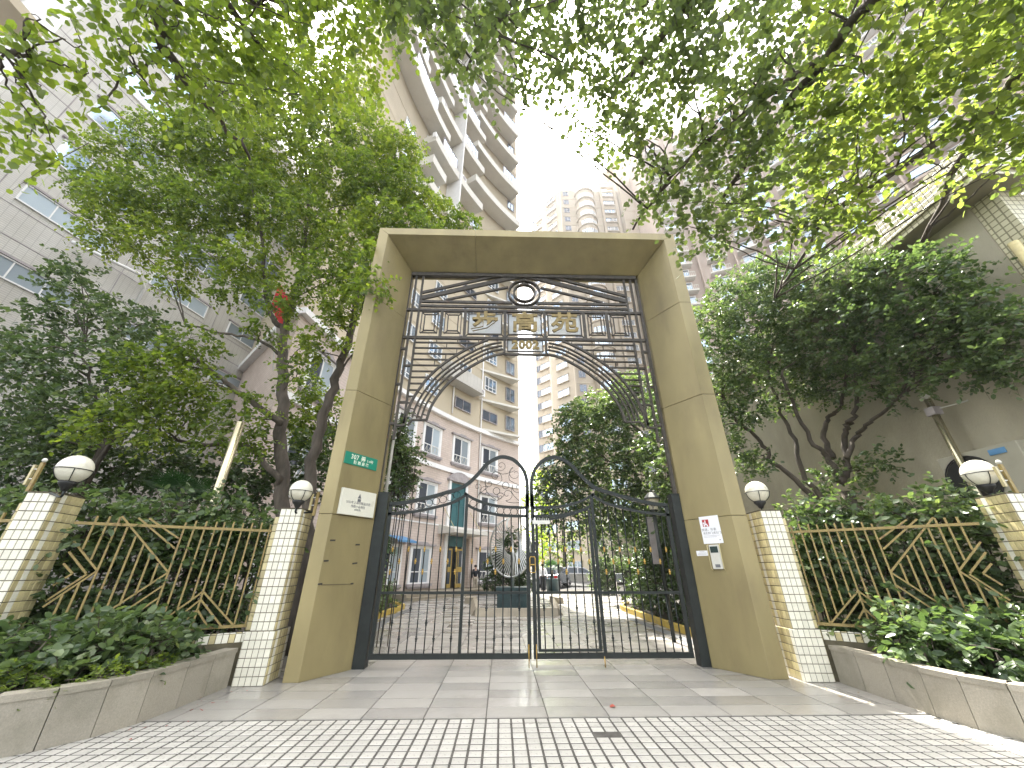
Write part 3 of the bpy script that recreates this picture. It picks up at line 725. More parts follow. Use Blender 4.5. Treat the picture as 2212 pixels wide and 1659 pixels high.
    MB().tube([(fx(.45), YG - .035, .30), (fx(.45), YG - .035, .0)], .008, 6).build('drop_bolt', 'brass', t, True)
    return t
GL = gate_leaf(-1, 'left leaf of the black wrought iron gate with scrolled crest', (-.78, YG, 0))
GR = gate_leaf(1, 'right leaf of the black wrought iron gate with wicket door and lock', (1.80, YG, 0))
# wicket door frame inside the right leaf
wk = MB()
wk.bb((.60, YG - .035, .20), (.645, YG + .02, 2.19)).bb((1.565, YG - .035, .20), (1.61, YG + .02, 2.33)).bb((.645, YG - .035, .20), (1.565, YG + .02, .235))
wk.ribbon(spline([(x, YG - .004, z) for x, z in ((.645, 2.16), (.85, 2.165), (1.14, 2.215), (1.43, 2.30), (1.565, 2.35))], 4), .035, .05)
wk.build('wicket_door', 'iron', GR)
MB().bb((.47, YG - .05, 1.40), (.60, YG + .03, 1.62)).build('lock_case', 'iron', GR)
lk = MB().ribbon([(.535 + .045 * a, YG - .06, 1.43 + .12 * b2) for a, b2 in ((-1, -.8), (-.8, -1), (.8, -1), (1, -.8), (1, .8), (.8, 1), (-.8, 1), (-1, .8))], .012, .02, closed=True)
lk.bar((.50, YG - .075, 1.43), (.565, YG - .075, 1.43), .016, .016, up=(0, 0, 1)).build('lock_handle', 'brass', GR)
MB().bb((.55, YG - .06, 2.08), (.86, YG - .027, 2.14)).build('door_closer', 'white_plastic', GR)
sp_ = MB()
for k in range(9): sp_.bb((.57 + k * .033, YG - .05, 2.14), (.577 + k * .033, YG - .04, 2.175 + .01 * (k % 2)))
sp_.build('closer_fins', 'white_plastic', GR)
MB().tube([(1.63, YG - .03, .14), (1.63, YG - .03, 0)], .009, 6).build('drop_bolt', 'brass', GR, True)
# white plastic water pipe behind the left cheek
tag(MB().tube([(-2.20, 7.40, 2.5), (-2.20, 7.40, 7.0)], .03, 8).build('drain_pipe', 'white_plastic', None, True), 'thin white pipe running up behind the left portal cheek', 'pipe')

# ================================================================ BUILDINGS
def prism_part(name, poly, z0, z1, m, parent, **k):
    a = sum(poly[i][0] * poly[(i + 1) % len(poly)][1] - poly[(i + 1) % len(poly)][0] * poly[i][1] for i in range(len(poly)))
    return MB().prism(poly if a > 0 else poly[::-1], z0, z1).build(name, m, parent, **k)
def win_mesh(name, w_, h, cols, rowsplit=None, frame='white_trim', glass='window_glass', fw=.05, depth=.08, header=0, sill=0, trim='slab_band'):
    """window facing -y, base centre at origin: slot 0 frame, slot 1 glass, slot 2 trim"""
    m = MB(); x0 = -w_ / 2
    m.bb((x0, -depth, 0), (x0 + fw, 0, h), 0).bb((-x0 - fw, -depth, 0), (-x0, 0, h), 0).bb((x0 + fw, -depth, 0), (-x0 - fw, 0, fw), 0).bb((x0 + fw, -depth, h - fw), (-x0 - fw, 0, h), 0)
    for i in range(1, cols): xx = x0 + w_ * i / cols; m.bb((xx - fw * .4, -depth * .8, fw), (xx + fw * .4, -.012, h - fw), 0)
    if rowsplit: m.bb((x0 + fw, -depth * .75, h * rowsplit - fw * .4), (-x0 - fw, -.013, h * rowsplit + fw * .4), 0)
    m.bb((x0 + fw, -depth * .35, fw), (-x0 - fw, -.01, h - fw), 1)
    if header: m.bb((x0 - .1, -header, h), (-x0 + .1, 0, h + .12), 2)
    if sill: m.bb((x0 - .15, -sill, -.16), (-x0 + .15, 0, 0), 2)
    return m.mesh(name, [frame, glass, trim])
# ---- curved tower: facade on an arc, pink brick below, beige above
TH0, KK = 35., 1.8
ARC = {}
def _arc():
    f = []; X, Y, s = -3.4, 27.5, 0.
    while s < 8.2: f.append((s, X, Y, TH0 + KK * s)); t = math.radians(TH0 + KK * s); X += math.sin(t) * .1; Y += math.cos(t) * .1; s += .1
    X, Y, s = -3.4, 27.5, 0.; g_ = []
    while s > -15.2: t = math.radians(TH0 + KK * s); X -= math.sin(t) * .1; Y -= math.cos(t) * .1; s -= .1; g_.append((s, X, Y, TH0 + KK * s))
    return g_[::-1] + f
ARCL = _arc()
def AP(s, out=0.):
    q = min(ARCL, key=lambda e: abs(e[0] - s)); t = math.radians(q[3])
    return q[1] + out * math.cos(t) + (s - q[0]) * math.sin(t), q[2] - out * math.sin(t) + (s - q[0]) * math.cos(t), math.pi / 2 - t
def arc_pts(s0, s1, out, n=None):
    n = n or max(2, int(abs(s1 - s0) / .7)); return [AP(s0 + (s1 - s0) * i / n, out)[:2] for i in range(n + 1)]
def arc_band(mb, s0, s1, o0, o1, z0, z1, mi=0):
    a = arc_pts(s0, s1, o1); b2 = arc_pts(s0, s1, o0)[::-1]; p = a + b2
    ar = sum(p[i][0] * p[(i + 1) % len(p)][1] - p[(i + 1) % len(p)][0] * p[i][1] for i in range(len(p)))
    mb.prism(p if ar > 0 else p[::-1], z0, z1, mi); return mb
tw = thing('curved_apartment_tower', 'tall beige apartment tower with concave facade, staggered balconies and pink brick base', 'apartment tower', (-3.4, 27.5, 0))
def shell(name, o, z0, z1, m, s1=7.4):
    a = arc_pts(-15, s1, o, 24); p = a + [(a[-1][0] - 1.5, a[-1][1] + 16), (-14, 38), (-16, 20.5)]
    return prism_part(name, p, z0, z1, m, tw)
shell('brick_base', 0, .3, 11.4, 'pink_brick'); shell('upper_wall', -.02, 11.402, 98, 'tower_beige')
shell('plinth', .12, 0, .298, 'plinth_stone')
for z0, z1, o in ((3.95, 4.03, .05), (7.55, 7.85, .16), (11.35, 11.65, .30)):
    m = MB(); arc_band(m, -15.1, 7.3, .001, o, z0, z1); m.build('string_course', 'white_trim', tw)
ROOF = AP(-15)
# side face of the brick corner
MB().bar((-8.95, 13.6, 11.5), (-16.1, 20.5, 11.5), .5, .3, up=(0, 0, 1)).build('string_course', 'white_trim', tw)
def on_arc(name, me, s, z, out=.0, parent=None):
    x, y, rz = AP(s, out); p = parent or tw
    o = D.objects.new(name, me); COL.objects.link(o); o.parent = p
    o.location = (x - tw.location.x, y - tw.location.y, z); o.rotation_euler.z = rz; return o
# pink storeys: sash windows in white surrounds under grey cornices
surround = MB().bb((-.98, -.10, 0), (-.80, 0, 2.05)).bb((.80, -.10, 0), (.98, 0, 2.05)).bb((-.80, -.10, 1.93), (.80, 0, 2.05)).bb((-.80, -.1, 0), (.80, 0, .07)).mesh('surround', 'white_trim')
cornice = MB().extr([(-1.12, 2.05), (1.12, 2.05), (1.2, 2.16), (.42, 2.16), (.3, 2.26), (-.3, 2.26), (-.42, 2.16), (-1.2, 2.16)], -.24, -.002).mesh('cornice', 'grey_trim')
wsill = MB().bb((-1.08, -.20, -.15), (1.08, 0, -.002)).bb((-.98, -.14, -.24), (.98, 0, -.152)).mesh('sill', 'grey_trim')
sash = MB().bb((-.80, -.06, .07), (-.74, -.01, 1.93)).bb((.74, -.06, .07), (.80, -.01, 1.93)).bb((-.04, -.06, .07), (.04, -.01, 1.93)).bb((-.74, -.06, 1.87), (.74, -.01, 1.93)).bb((-.74, -.06, .60), (.74, -.01, .65)).mesh('sash', 'white_trim')
pane1 = MB().bb((-.74, -.03, .07), (-.04, -.015, 1.87)).mesh('pane', 'window_dark'); pane2 = MB().bb((.04, -.03, .07), (.74, -.015, 1.87)).mesh('pane', 'window_frost')
grm = MB()
for k in range(9):
    x = -.7 + k * .17; grm.bar((x, -.05, .09), (x + .22 * (1 if k % 2 else -1) * .5, -.05, .6), .02, .012)
for k in range(4): grm.bar((-.72 + k * .36, -.052, .08), (-.4 + k * .36, -.052, .6), .02, .012)
gril = grm.mesh('grille', 'slab_band')
for zi, z in enumerate((.62, 4.5, 8.35)):
    for s in (-12.9, -9.2, -5.4, -2.75, .45, 3.75):
        if s == .45 and zi < 2: continue
        x, y, rz = AP(s, .0)
        o = on_arc('window', sash, s, z, .0)
        for me in (surround, cornice, wsill, pane1, pane2): put(me.name.split('.')[0], me, o, (0, 0, 0))
        if zi != 0 or s == 3.75: put('grille', gril, o, (0, 0, 0))
# entrance: teal stair window, canopy, gold framed doors, white surround
en = MB().bb((-1.0, -.16, .3), (-.78, 0, 7.0)).bb((.78, -.16, .3), (1.0, 0, 7.0)); o = on_arc('entrance_surround', en.mesh('entrance_surround', 'white_trim'), .35, 0)
on_arc('pediment', MB().extr([(-1.15, 7.0), (1.15, 7.0), (1.15, 7.14)] + [(1.0 * math.cos(a * math.pi / 8), 7.14 + .55 * math.sin(a * math.pi / 8)) for a in range(1, 8)] + [(-1.15, 7.14)], -.3, -.002).mesh('pediment', 'grey_trim'), .35, 0)
st = on_arc('stair_window', win_mesh('stair_window', 1.54, 2.9, 2, .5, 'teal_panel', 'teal_panel', .05), .35, 4.0, .02)
on_arc('lintel_panel', MB().bb((-.78, -.08, 2.75), (.78, 0, 3.4)).mesh('lintel_panel', 'teal_panel'), .35, 0)
on_arc('doorway', MB().bb((-.78, -.02, .3), (.78, -.005, 2.75)).mesh('doorway', 'dark_room'), .35, 0)
cn = MB(); cn.add([(-1.7, -.01, 4.05), (1.9, -.01, 4.05), (-1.5, -1.35, 3.72), (2.1, -1.35, 3.72), (-1.7, -.01, 3.45), (1.9, -.01, 3.45), (-1.5, -1.35, 3.5), (2.1, -1.35, 3.5)],
    [(0, 2, 3, 1), (4, 5, 7, 6), (2, 6, 7, 3), (0, 4, 6, 2), (1, 3, 7, 5)]); on_arc('canopy', cn.mesh('canopy', 'slab_band'), .35, 0)
for sx in (-1.2, 1.5): on_arc('canopy_stay', MB().tube([(sx, -.02, 5.1), (sx, -1.0, 3.85)], .02, 6).mesh('canopy_stay', 'tile_cream'), .35, 0)
dleaf = MB().bb((-.27, -.05, 0), (-.19, 0, 2.3)).bb((.19, -.05, 0), (.27, 0, 2.3)).bb((-.19, -.05, 0), (.19, 0, .22)).bb((-.19, -.05, 2.2), (.19, 0, 2.3)).bb((-.19, -.05, .9), (.19, 0, 1.2)).mesh('door_leaf', 'door_gold')
dpan = MB().bb((-.19, -.03, .22), (.19, -.02, .9)).bb((-.19, -.03, 1.2), (.19, -.02, 2.2)).mesh('door_pane', 'window_dark')
for i, (ds, a) in enumerate(((-.5, 0), (.22, .5), (.62, 0))):
    d_ = on_arc('door', dleaf, .35 + ds, .32, .06 + .1 * (i == 1)); d_.rotation_euler.z += a; put('door_pane', dpan, d_, (0, 0, 0))
on_arc('wall_lamp_pilaster', MB().bb((-.14, -.3, .3), (.14, -.002, 3.3)).mesh('pilaster', 'pink_brick'), 1.75, 0)
on_arc('notice_strip', MB().bb((-.15, -.09, .5), (.15, -.075, 2.3)).mesh('notice_strip', 'paper_white'), 1.12, 0)
on_arc('awning', MB().add([(-.8, -.02, 3.1), (.8, -.02, 3.1), (.8, -1.0, 2.8), (-.8, -1.0, 2.8), (.8, -1.0, 2.7), (-.8, -1.0, 2.7)], [(0, 3, 2, 1), (3, 5, 4, 2)]).mesh('awning', 'blue_awning'), -5.2, 0)
for s, z0, z1, nm in ((2.55, 4.1, 24, 'drain_pipe'), (-.9, 12, 16, 'drain_pipe')):
    on_arc(nm, MB().tube([(0, -.1, z0), (0, -.1, z1)], .06, 6).mesh(nm, 'white_trim', True), s, 0)
# beige storeys
w2 = win_mesh('window', 1.5, 1.3, 3, .3, 'white_trim', 'window_glass', .06, .1)
w3 = win_mesh('window', 1.9, .95, 2, None, 'grey_trim', 'window_dark', .07, .1)
w4 = win_mesh('window', 1.15, 1.35, 2, None, 'grey_trim', 'window_glass', .06, .08)
led = MB(); led.add([(-2.6, -.01, 0), (1.6, -1.25, 0), (1.6, -.01, 0), (-2.6, -.01, .18), (1.6, -1.25, .18), (1.6, -.01, .18)], [(0, 2, 1), (3, 4, 5), (0, 1, 4, 3), (1, 2, 5, 4)])
led = led.mesh('ledge', 'slab_band')
FL = [11.5 + 2.85 * n for n in range(30)]
line = MB()
for n, z in enumerate(FL):
    if n < 8:
        on_arc('ledge', led, 4.75, z - .05 + (.2 if n == 0 else 0), .02)
        on_arc('window', w3 if n % 2 == 0 else w2, .3, z + 1.1, .03); on_arc('window', w3 if n % 3 == 0 else w2, 3.6, z + 1.1, .03)
        for s in (-3.4, -6.5, -10): on_arc('window', w2, s, z + 1.1, .03)
    on_arc('window', w4, 6.2, z + 1.0, .03)
    if n: arc_band(line, -15, 7.35, .0, .02, z - .05, z - .02)
line.build('shadow_joint', 'tower_beige', tw)
on_arc('brick_balcony', MB().bb((-2.2, -1.0, 0), (1.7, -.02, 1.15)).bb((-2.3, -1.1, -.16), (1.8, -.02, -.002)).mesh('brick_balcony', 'grey_tile_wall'), -.2, 14.4)
acm = MB().bb((-.42, -.34, 0), (.42, -.03, .6)); acm.lathe([(.23, 0), (.23, .01)], n=14)
def ac(s, z, out=.05):
    o = on_arc('ac_unit', MB().bb((-.42, -.34, 0), (.42, -.03, .62)).mesh('ac_unit', 'white_trim'), s, z, out)
    f = D.objects.new('ac_fan', MB().extr([(.06 + .24 * math.cos(a * math.pi / 7), .31 + .24 * math.sin(a * math.pi / 7)) for a in range(14)], -.352, -.341).mesh('ac_fan', 'grey_trim')); COL.objects.link(f); f.parent = o
ac(1.9, 14.35, .3); ac(-7.6, 40.3, 1.0); ac(-7.9, 34.5, 1.0); ac(-3.2, 35.2, .9)
glz = {}
def balcony(s0, s1, z, glazed, proj=1.35):
    b2 = MB(); arc_band(b2, s0, s1, .0, proj, z - .18, z)                        # slab
    arc_band(b2, s0, s1, proj - .14, proj, z + .001, z + .75)                    # upstand
    for s in (s0, s1 - .14): arc_band(b2, s, s + .14, .0, proj - .141, z + .001, z + .75)
    o = b2.build('balcony', 'slab_band', tw)
    if glazed:
        g1, g2 = glazed; gl = MB(); arc_band(gl, g1, g2, proj - .12, proj - .08, z + .76, z + 2.2); gl.build('glazing', 'window_glass', o)
        f = MB(); arc_band(f, g1, g2, proj - .15, proj - .05, z + 2.2, z + 2.27)
        k = g1
        while k <= g2 + .01: arc_band(f, k - .03, k + .03, proj - .15, proj - .05, z + .76, z + 2.2); k += (g2 - g1) / 5
        f.build('glazing_bar', 'grey_trim', o)
    # room behind
    for q in ((s0 + s1) / 2 - .9, (s0 + s1) / 2 + 1.1): on_arc('window', w2, q, z + .5, .03)
for n in range(8, 29):
    z = FL[n]
    if n % 2 == 0:
        balcony(-8.2, -4.1, z, (-6.9, -4.5) if n % 4 == 0 else None); balcony(-3.9, 0, z, (-3.6, -1.2) if n % 4 == 2 or n == 12 else None)
        if n > 9: balcony(-14.8, -10.5, z, (-14, -11))
    else:
        balcony(-14.8 if n % 4 == 1 else -11.4, -6.1, z, (-12.5, -8.5) if n % 4 == 1 else None); balcony(-1.6, 6.3, z, (3.4, 5.9) if n % 4 == 3 else None, 1.5)
balcony(-8.2, -4.9, FL[6], None); balcony(-8.2, -6, FL[7], None); balcony(-12.5, -5.5, FL[5], None); balcony(-14, -10, FL[3], None)
fin = MB(); arc_band(fin, -4.07, -3.93, .0, 1.55, FL[5], 97); fin.build('fin', 'white_trim', tw)
# ---- entrance steps and porch floor
stp = thing('entrance_steps', 'low stone steps in front of the pink brick entrance', 'steps', (-3.2, 24.5, 0))
for k, (o0, zz) in enumerate(((2.6, .13), (2.2, .26))):
    m = MB(); arc_band(m, -6.5, 2.4, .2, o0, .0 if k == 0 else .132, zz); m.build('step', 'plinth_stone', stp)
# ---- far tower with the round bay
ft = thing('round_bay_tower', 'far beige high-rise with a round bay and a taller stair shaft', 'apartment tower', (20, 60, 0))
fwin = win_mesh('window', 2.3, 1.35, 3, None, 'white_trim', 'window_glass', .09, .12, .0, .0)
fwin2 = win_mesh('window', 2.6, 1.4, 3, None, 'white_trim', 'window_glass', .1, .15, .25, .35, 'tower_far')
fwin3 = win_mesh('window', 1.3, 1.5, 2, None, 'grey_trim', 'window_dark', .08, .1)
prism_part('front_wall', [(12.94, 60), (34.5, 60), (34.5, 78), (12.94, 78)], 0, 82.6, 'tower_far', ft)
prism_part('side_wall', [(12.93, 60), (12.93, 78), (8.0, 78), (8.0, 68), (9.26, 66.6), (9.26, 64.2)], 0, 82.6, 'tower_far', ft)
prism_part('wing_wall', [(7.99, 68.2), (7.99, 76), (6.9, 76), (6.9, 69.2)], 0, 77.5, 'tower_far', ft)
prism_part('stair_shaft', [(26.5, 58.2), (31.2, 58.2), (31.2, 59.99), (26.5, 59.99)], 0, 92.4, 'tower_far', ft)
prism_part('shaft_back', [(26.5, 60.01), (31.2, 60.01), (31.2, 66), (26.5, 66)], 82.61, 92.3, 'tower_far', ft)
prism_part('window_block', [(22.2, 59.3), (22.7, 59.3), (22.7, 59.99), (22.2, 59.99)], 0, 84.8, 'tower_far', ft)
prism_part('window_block', [(25.5, 59.3), (26.0, 59.3), (26.0, 59.99), (25.5, 59.99)], 0, 84.8, 'tower_far', ft)
prism_part('parapet', [(22.71, 59.3), (25.49, 59.3), (25.49, 60), (22.71, 60)], 82.9, 84.7, 'tower_far', ft)
prism_part('pier', [(12.7, 59.2), (13.0, 59.2), (13.0, 59.99), (12.7, 59.99)], 0, 84.2, 'tower_far', ft)
MB().add([(24.0, 60.5, 89.2), (26.6, 58.3, 91.6), (26.6, 64, 91.6), (24.0, 64, 89.2), (24.0, 60.5, 89.5), (26.6, 58.3, 92.1), (26.6, 64, 92.1), (24.0, 64, 89.5)],
    [(0, 3, 2, 1), (4, 5, 6, 7), (0, 1, 5, 4), (1, 2, 6, 5), (2, 3, 7, 6), (3, 0, 4, 7)]).build('roof_eave', 'slab_band', ft)
bay = MB().lathe([(2.1, 0), (2.1, 83.8), (1.9, 84.6)], (18.5, 59.9, 0), 24); bay.build('round_bay', 'tower_far', ft, True)
bw = MB(); bwf = MB()
for a in range(9):
    t0 = math.radians(-90 - 48 + a * 96 / 9); t1 = math.radians(-90 - 48 + (a + 1) * 96 / 9)
    bw.add([(2.16 * math.cos(t0), 2.16 * math.sin(t0), 0), (2.16 * math.cos(t1), 2.16 * math.sin(t1), 0), (2.16 * math.cos(t1), 2.16 * math.sin(t1), 1.3), (2.16 * math.cos(t0), 2.16 * math.sin(t0), 1.3)], [(0, 1, 2, 3)], 1)
for a in range(10):
    t0 = math.radians(-90 - 48 + a * 96 / 9); bw.box((2.19 * math.cos(t0), 2.19 * math.sin(t0), .65), (.09, .09, 1.3), t0, 0)
bw.lathe([(2.12, -.38), (2.42, -.38), (2.42, -.12), (2.12, -.05)], n=24, mi=2)
baym = bw.mesh('bay_window', ['white_trim', 'window_glass', 'tower_far'])
ftr = ft.location
fla = math.atan2(64.2 - 60, 9.26 - 12.94)           # side facet direction
for n in range(29):
    z = .6 + 2.83 * n + .55
    if z > 80.5: break
    put('window', fwin3, ft, (14.2 - ftr.x, 59.98 - ftr.y, z))
    if n > 1: put('bay_window', baym, ft, (18.5 - ftr.x, 59.9 - ftr.y, z))
    put('window', fwin2, ft, (24.1 - ftr.x, 59.97 - ftr.y, z)); put('window', fwin, ft, (32.8 - ftr.x, 59.97 - ftr.y, z))
    for t, me in ((.5, fwin2),):
        o = put('window', me, ft, (12.94 + (9.26 - 12.94) * t - ftr.x - .03, 60 + 4.2 * t - ftr.y - .03, z)); o.rotation_euler.z = fla + math.pi
    o = put('window', fwin2, ft, (8.6 - ftr.x, 67.3 - ftr.y, z)); o.rotation_euler.z = math.atan2(68 - 66.6, 8.0 - 9.26) + math.pi
    o = put('window', fwin3, ft, (7.4 - ftr.x, 68.68 - ftr.y, z)); o.rotation_euler.z = math.atan2(69.2 - 68.2, 6.9 - 7.99) + math.pi
ln = MB()
for n in range(1, 29): ln.bb((12.6, 59.93, 2.83 * n), (34.5, 60.0, 2.83 * n + .06)); ln.bb((26.45, 58.15, 2.83 * n), (31.25, 58.2, 2.83 * n + .06))
ln.build('storey_joint', 'tower_beige', ft)
# ---- rose tower on the right
rt = thing('rose_tower', 'pinkish high-rise with balconies and box windows behind the right trees', 'apartment tower', (38, 46, 0))
RP = [(27.5, 49), (33, 47.9), (38, 45.6), (44, 41), (50, 34), (55, 25), (58, 14)]
prism_part('wall', RP + [(75, 20), (70, 60), (30, 62)], 0, 84, 'tower_rose', rt)
rwin = win_mesh('window', 2.0, 1.45, 2, None, 'white_trim', 'window_glass', .09, .14)
rbox = MB().bb((-1.25, -.75, 0), (1.25, -.01, .35)).bb((-1.25, -.75, 1.75), (1.25, -.01, 1.95)).bb((-1.05, -.62, .36), (1.05, -.6, 1.74), 1)
for x in (-1.1, -.03, 1.04): rbox.bb((x, -.66, .36), (x + .08, -.61, 1.74), 2)
rbox = rbox.mesh('box_window', ['tower_rose', 'window_glass', 'white_trim'])
rbal = MB().bb((-1.5, -1.1, -.12), (1.5, -.01, 0)).bb((-1.5, -1.1, .001), (1.5, -1.02, .16)).bb((-1.5, -1.1, .9), (1.5, -1.04, .98))
for k in range(11): rbal.bb((-1.5 + k * .296, -1.08, .16), (-1.46 + k * .296, -1.04, .9))
rbal = rbal.mesh('balcony', 'slab_band')
rfin = MB().bb((-.12, -1.3, 0), (.12, -.01, 84)).mesh('fin', 'tower_rose')
for (x0, y0), (x1, y1) in zip(RP, RP[1:]):
    L = math.hypot(x1 - x0, y1 - y0); a = math.atan2(y1 - y0, x1 - x0); k = max(1, int(L / 3.3))
    for i in range(k):
        t = (i + .5) / k; x, y = x0 + (x1 - x0) * t, y0 + (y1 - y0) * t
        o = put('fin', rfin, rt, (x0 + (x1 - x0) * i / k - 38, y0 + (y1 - y0) * i / k - 46, 0)); o.rotation_euler.z = a
        for n in range(7, 29):
            z = 2.8 * n
            if i % 2 == 0:
                o = put('window', rwin, rt, (x - 38, y - 46, z + .8)); o.rotation_euler.z = a
                o = put('balcony', rbal, rt, (x - 38, y - 46, z)); o.rotation_euler.z = a
            else: o = put('box_window', rbox, rt, (x - 38, y - 46, z + .3)); o.rotation_euler.z = a
# ---- grey tiled building on the left
gb = thing('grey_tiled_building', 'pale grey tiled building with ribbon windows at upper left', 'building', (-17, 9, 0))
gd = math.radians(13)
def GP(s, o=0): return (-17.35 + math.sin(gd) * s + math.cos(gd) * o, 7.5 + math.cos(gd) * s - math.sin(gd) * o)
prism_part('wall', [GP(0), GP(16), (GP(16)[0] - 9, GP(16)[1] + 2), (GP(0)[0] - 9, GP(0)[1] + 2)], 0, 26.5, 'grey_tile_wall', gb)
prism_part('parapet', [GP(-.15, .12), GP(16.1, .12), (GP(16)[0] - 9, GP(16)[1] + 2.2), (GP(0)[0] - 9, GP(0)[1] + 1.8)], 26.501, 27.3, 'white_trim', gb)
rib_ = win_mesh('window', 2.7, 1.15, 3, None, 'white_trim', 'window_glass', .05, .06)
ribl = win_mesh('window', 2.7, .75, 3, None, 'white_trim', 'window_frost', .05, .06)
lin = MB().bb((-1.5, -.02, 0), (1.5, -.001, .14)).mesh('head', 'kerb_yellow')
for z in (10.05, 12.85, 15.05, 17.8, 20.45, 23.1):
    for s in (3.2, 7.6, 11.6):
        low = z < 14; x, y = GP(s)
        o = put('window', ribl if low else rib_, gb, (x + 17, y - 9, z)); o.rotation_euler.z = math.pi / 2 - gd
        o2 = put('window_head', MB().bb((-1.45, -.10, .76 if low else 1.16), (1.45, -.001, .84 if low else 1.25)).mesh('head', 'grey_trim'), o, (0, 0, 0))
jt = MB()
for z in (11.5, 12.6, 14.5, 16.7, 17.5, 19.4, 20.2, 22.1):
    jt.bar((*GP(0, .005), z), (*GP(16, .005), z), .012, .03, up=(0, 0, 1))
for s in (1.4, 5.3, 9.5): jt.bar((*GP(s, .005), 0), (*GP(s, .005), 26), .03, .012, up=(1, 0, 0))
jt.build('expansion_joint', 'grey_trim', gb)
MB().tube([(*GP(6.2, .06), 11.2), (*GP(6.2, .06), 12.5), (*GP(5.6, .5), 12.7), (*GP(3.4, .5), 12.3)], .07, 8).build('vent_pipe', 'white_trim', gb, True)
MB().bb((-19.2, 5.0, 19.2), (-17.4, 7.4, 19.6)).build('roof_slab', 'tower_beige', gb)
# ---- low building on the right: blank plaster wall, tiled parapet
lo = thing('low_tiled_building', 'two storey building with blank plaster wall and cream tiled eaves at right', 'building', (8.5, 4.57, 0))
prism_part('plaster_wall', [(8.5, 4.57), (15, 4.57), (15, 16), (8.5, 16)], 0, 7.3, 'plain_plaster', lo)
prism_part('eave_band', [(7.95, 3.9), (16, 3.9), (16, 16.4), (7.95, 16.4)], 7.301, 7.42, 'cream_tile_wall', lo)
prism_part('eave_fascia', [(7.9, 3.85), (16, 3.85), (16, 16.5), (7.9, 16.5)], 7.421, 8.0, 'cream_tile_wall', lo)
prism_part('front_panel', [(8.52, 4.2), (14, 4.2), (14, 4.565), (8.52, 4.565)], 5.0, 7.299, 'cream_tile_wall', lo)
prism_part('front_pier', [(8.47, 4.3), (8.9, 4.3), (8.9, 4.565), (8.47, 4.565)], 0, 4.99, 'cream_tile_wall', lo)
MB().tube([(8.40, 4.35, 2.4), (8.40, 4.35, 6.2)], .07, 10).build('drain_pipe', 'tile_cream', lo, True)
au = thing('wall_ac_unit', 'large cream air conditioner outdoor unit with black fan mounted on the right wall', 'air conditioner', (8.2, 6.2, 2.45))
MB().bb((8.12, 5.55, 2.25), (8.47, 6.75, 3.2)).build('casing', 'ac_white', au, bevel=.015)
def disc_x(x, y, z, r0, r1, n=28):
    m = MB(); vs = [(x, y + r * math.cos(2 * math.pi * k / n), z + r * math.sin(2 * math.pi * k / n)) for r in (r0, r1) for k in range(n)]
    m.add(vs, [(k, (k + 1) % n, n + (k + 1) % n, n + k) for k in range(n)]); return m
MB().tube([(8.10, 6.35 + .40 * math.cos(k * math.pi / 14), 2.74 + .40 * math.sin(k * math.pi / 14)) for k in range(28)], .012, 5, closed=True).build('fan_ring', 'black_plastic', au, True)
MB().add([(8.113, 6.35 + .39 * math.cos(k * math.pi / 14), 2.74 + .39 * math.sin(k * math.pi / 14)) for k in range(28)], [tuple(range(28))]).build('fan', 'black_plastic', au)
MB().bb((8.105, 5.72, 3.05), (8.119, 5.95, 3.14)).build('brand_plate', 'blue_awning', au)
for y in (5.7, 6.6): MB().bb((8.1, y, 2.17), (8.49, y + .05, 2.245)).build('bracket', 'grey_trim', au)

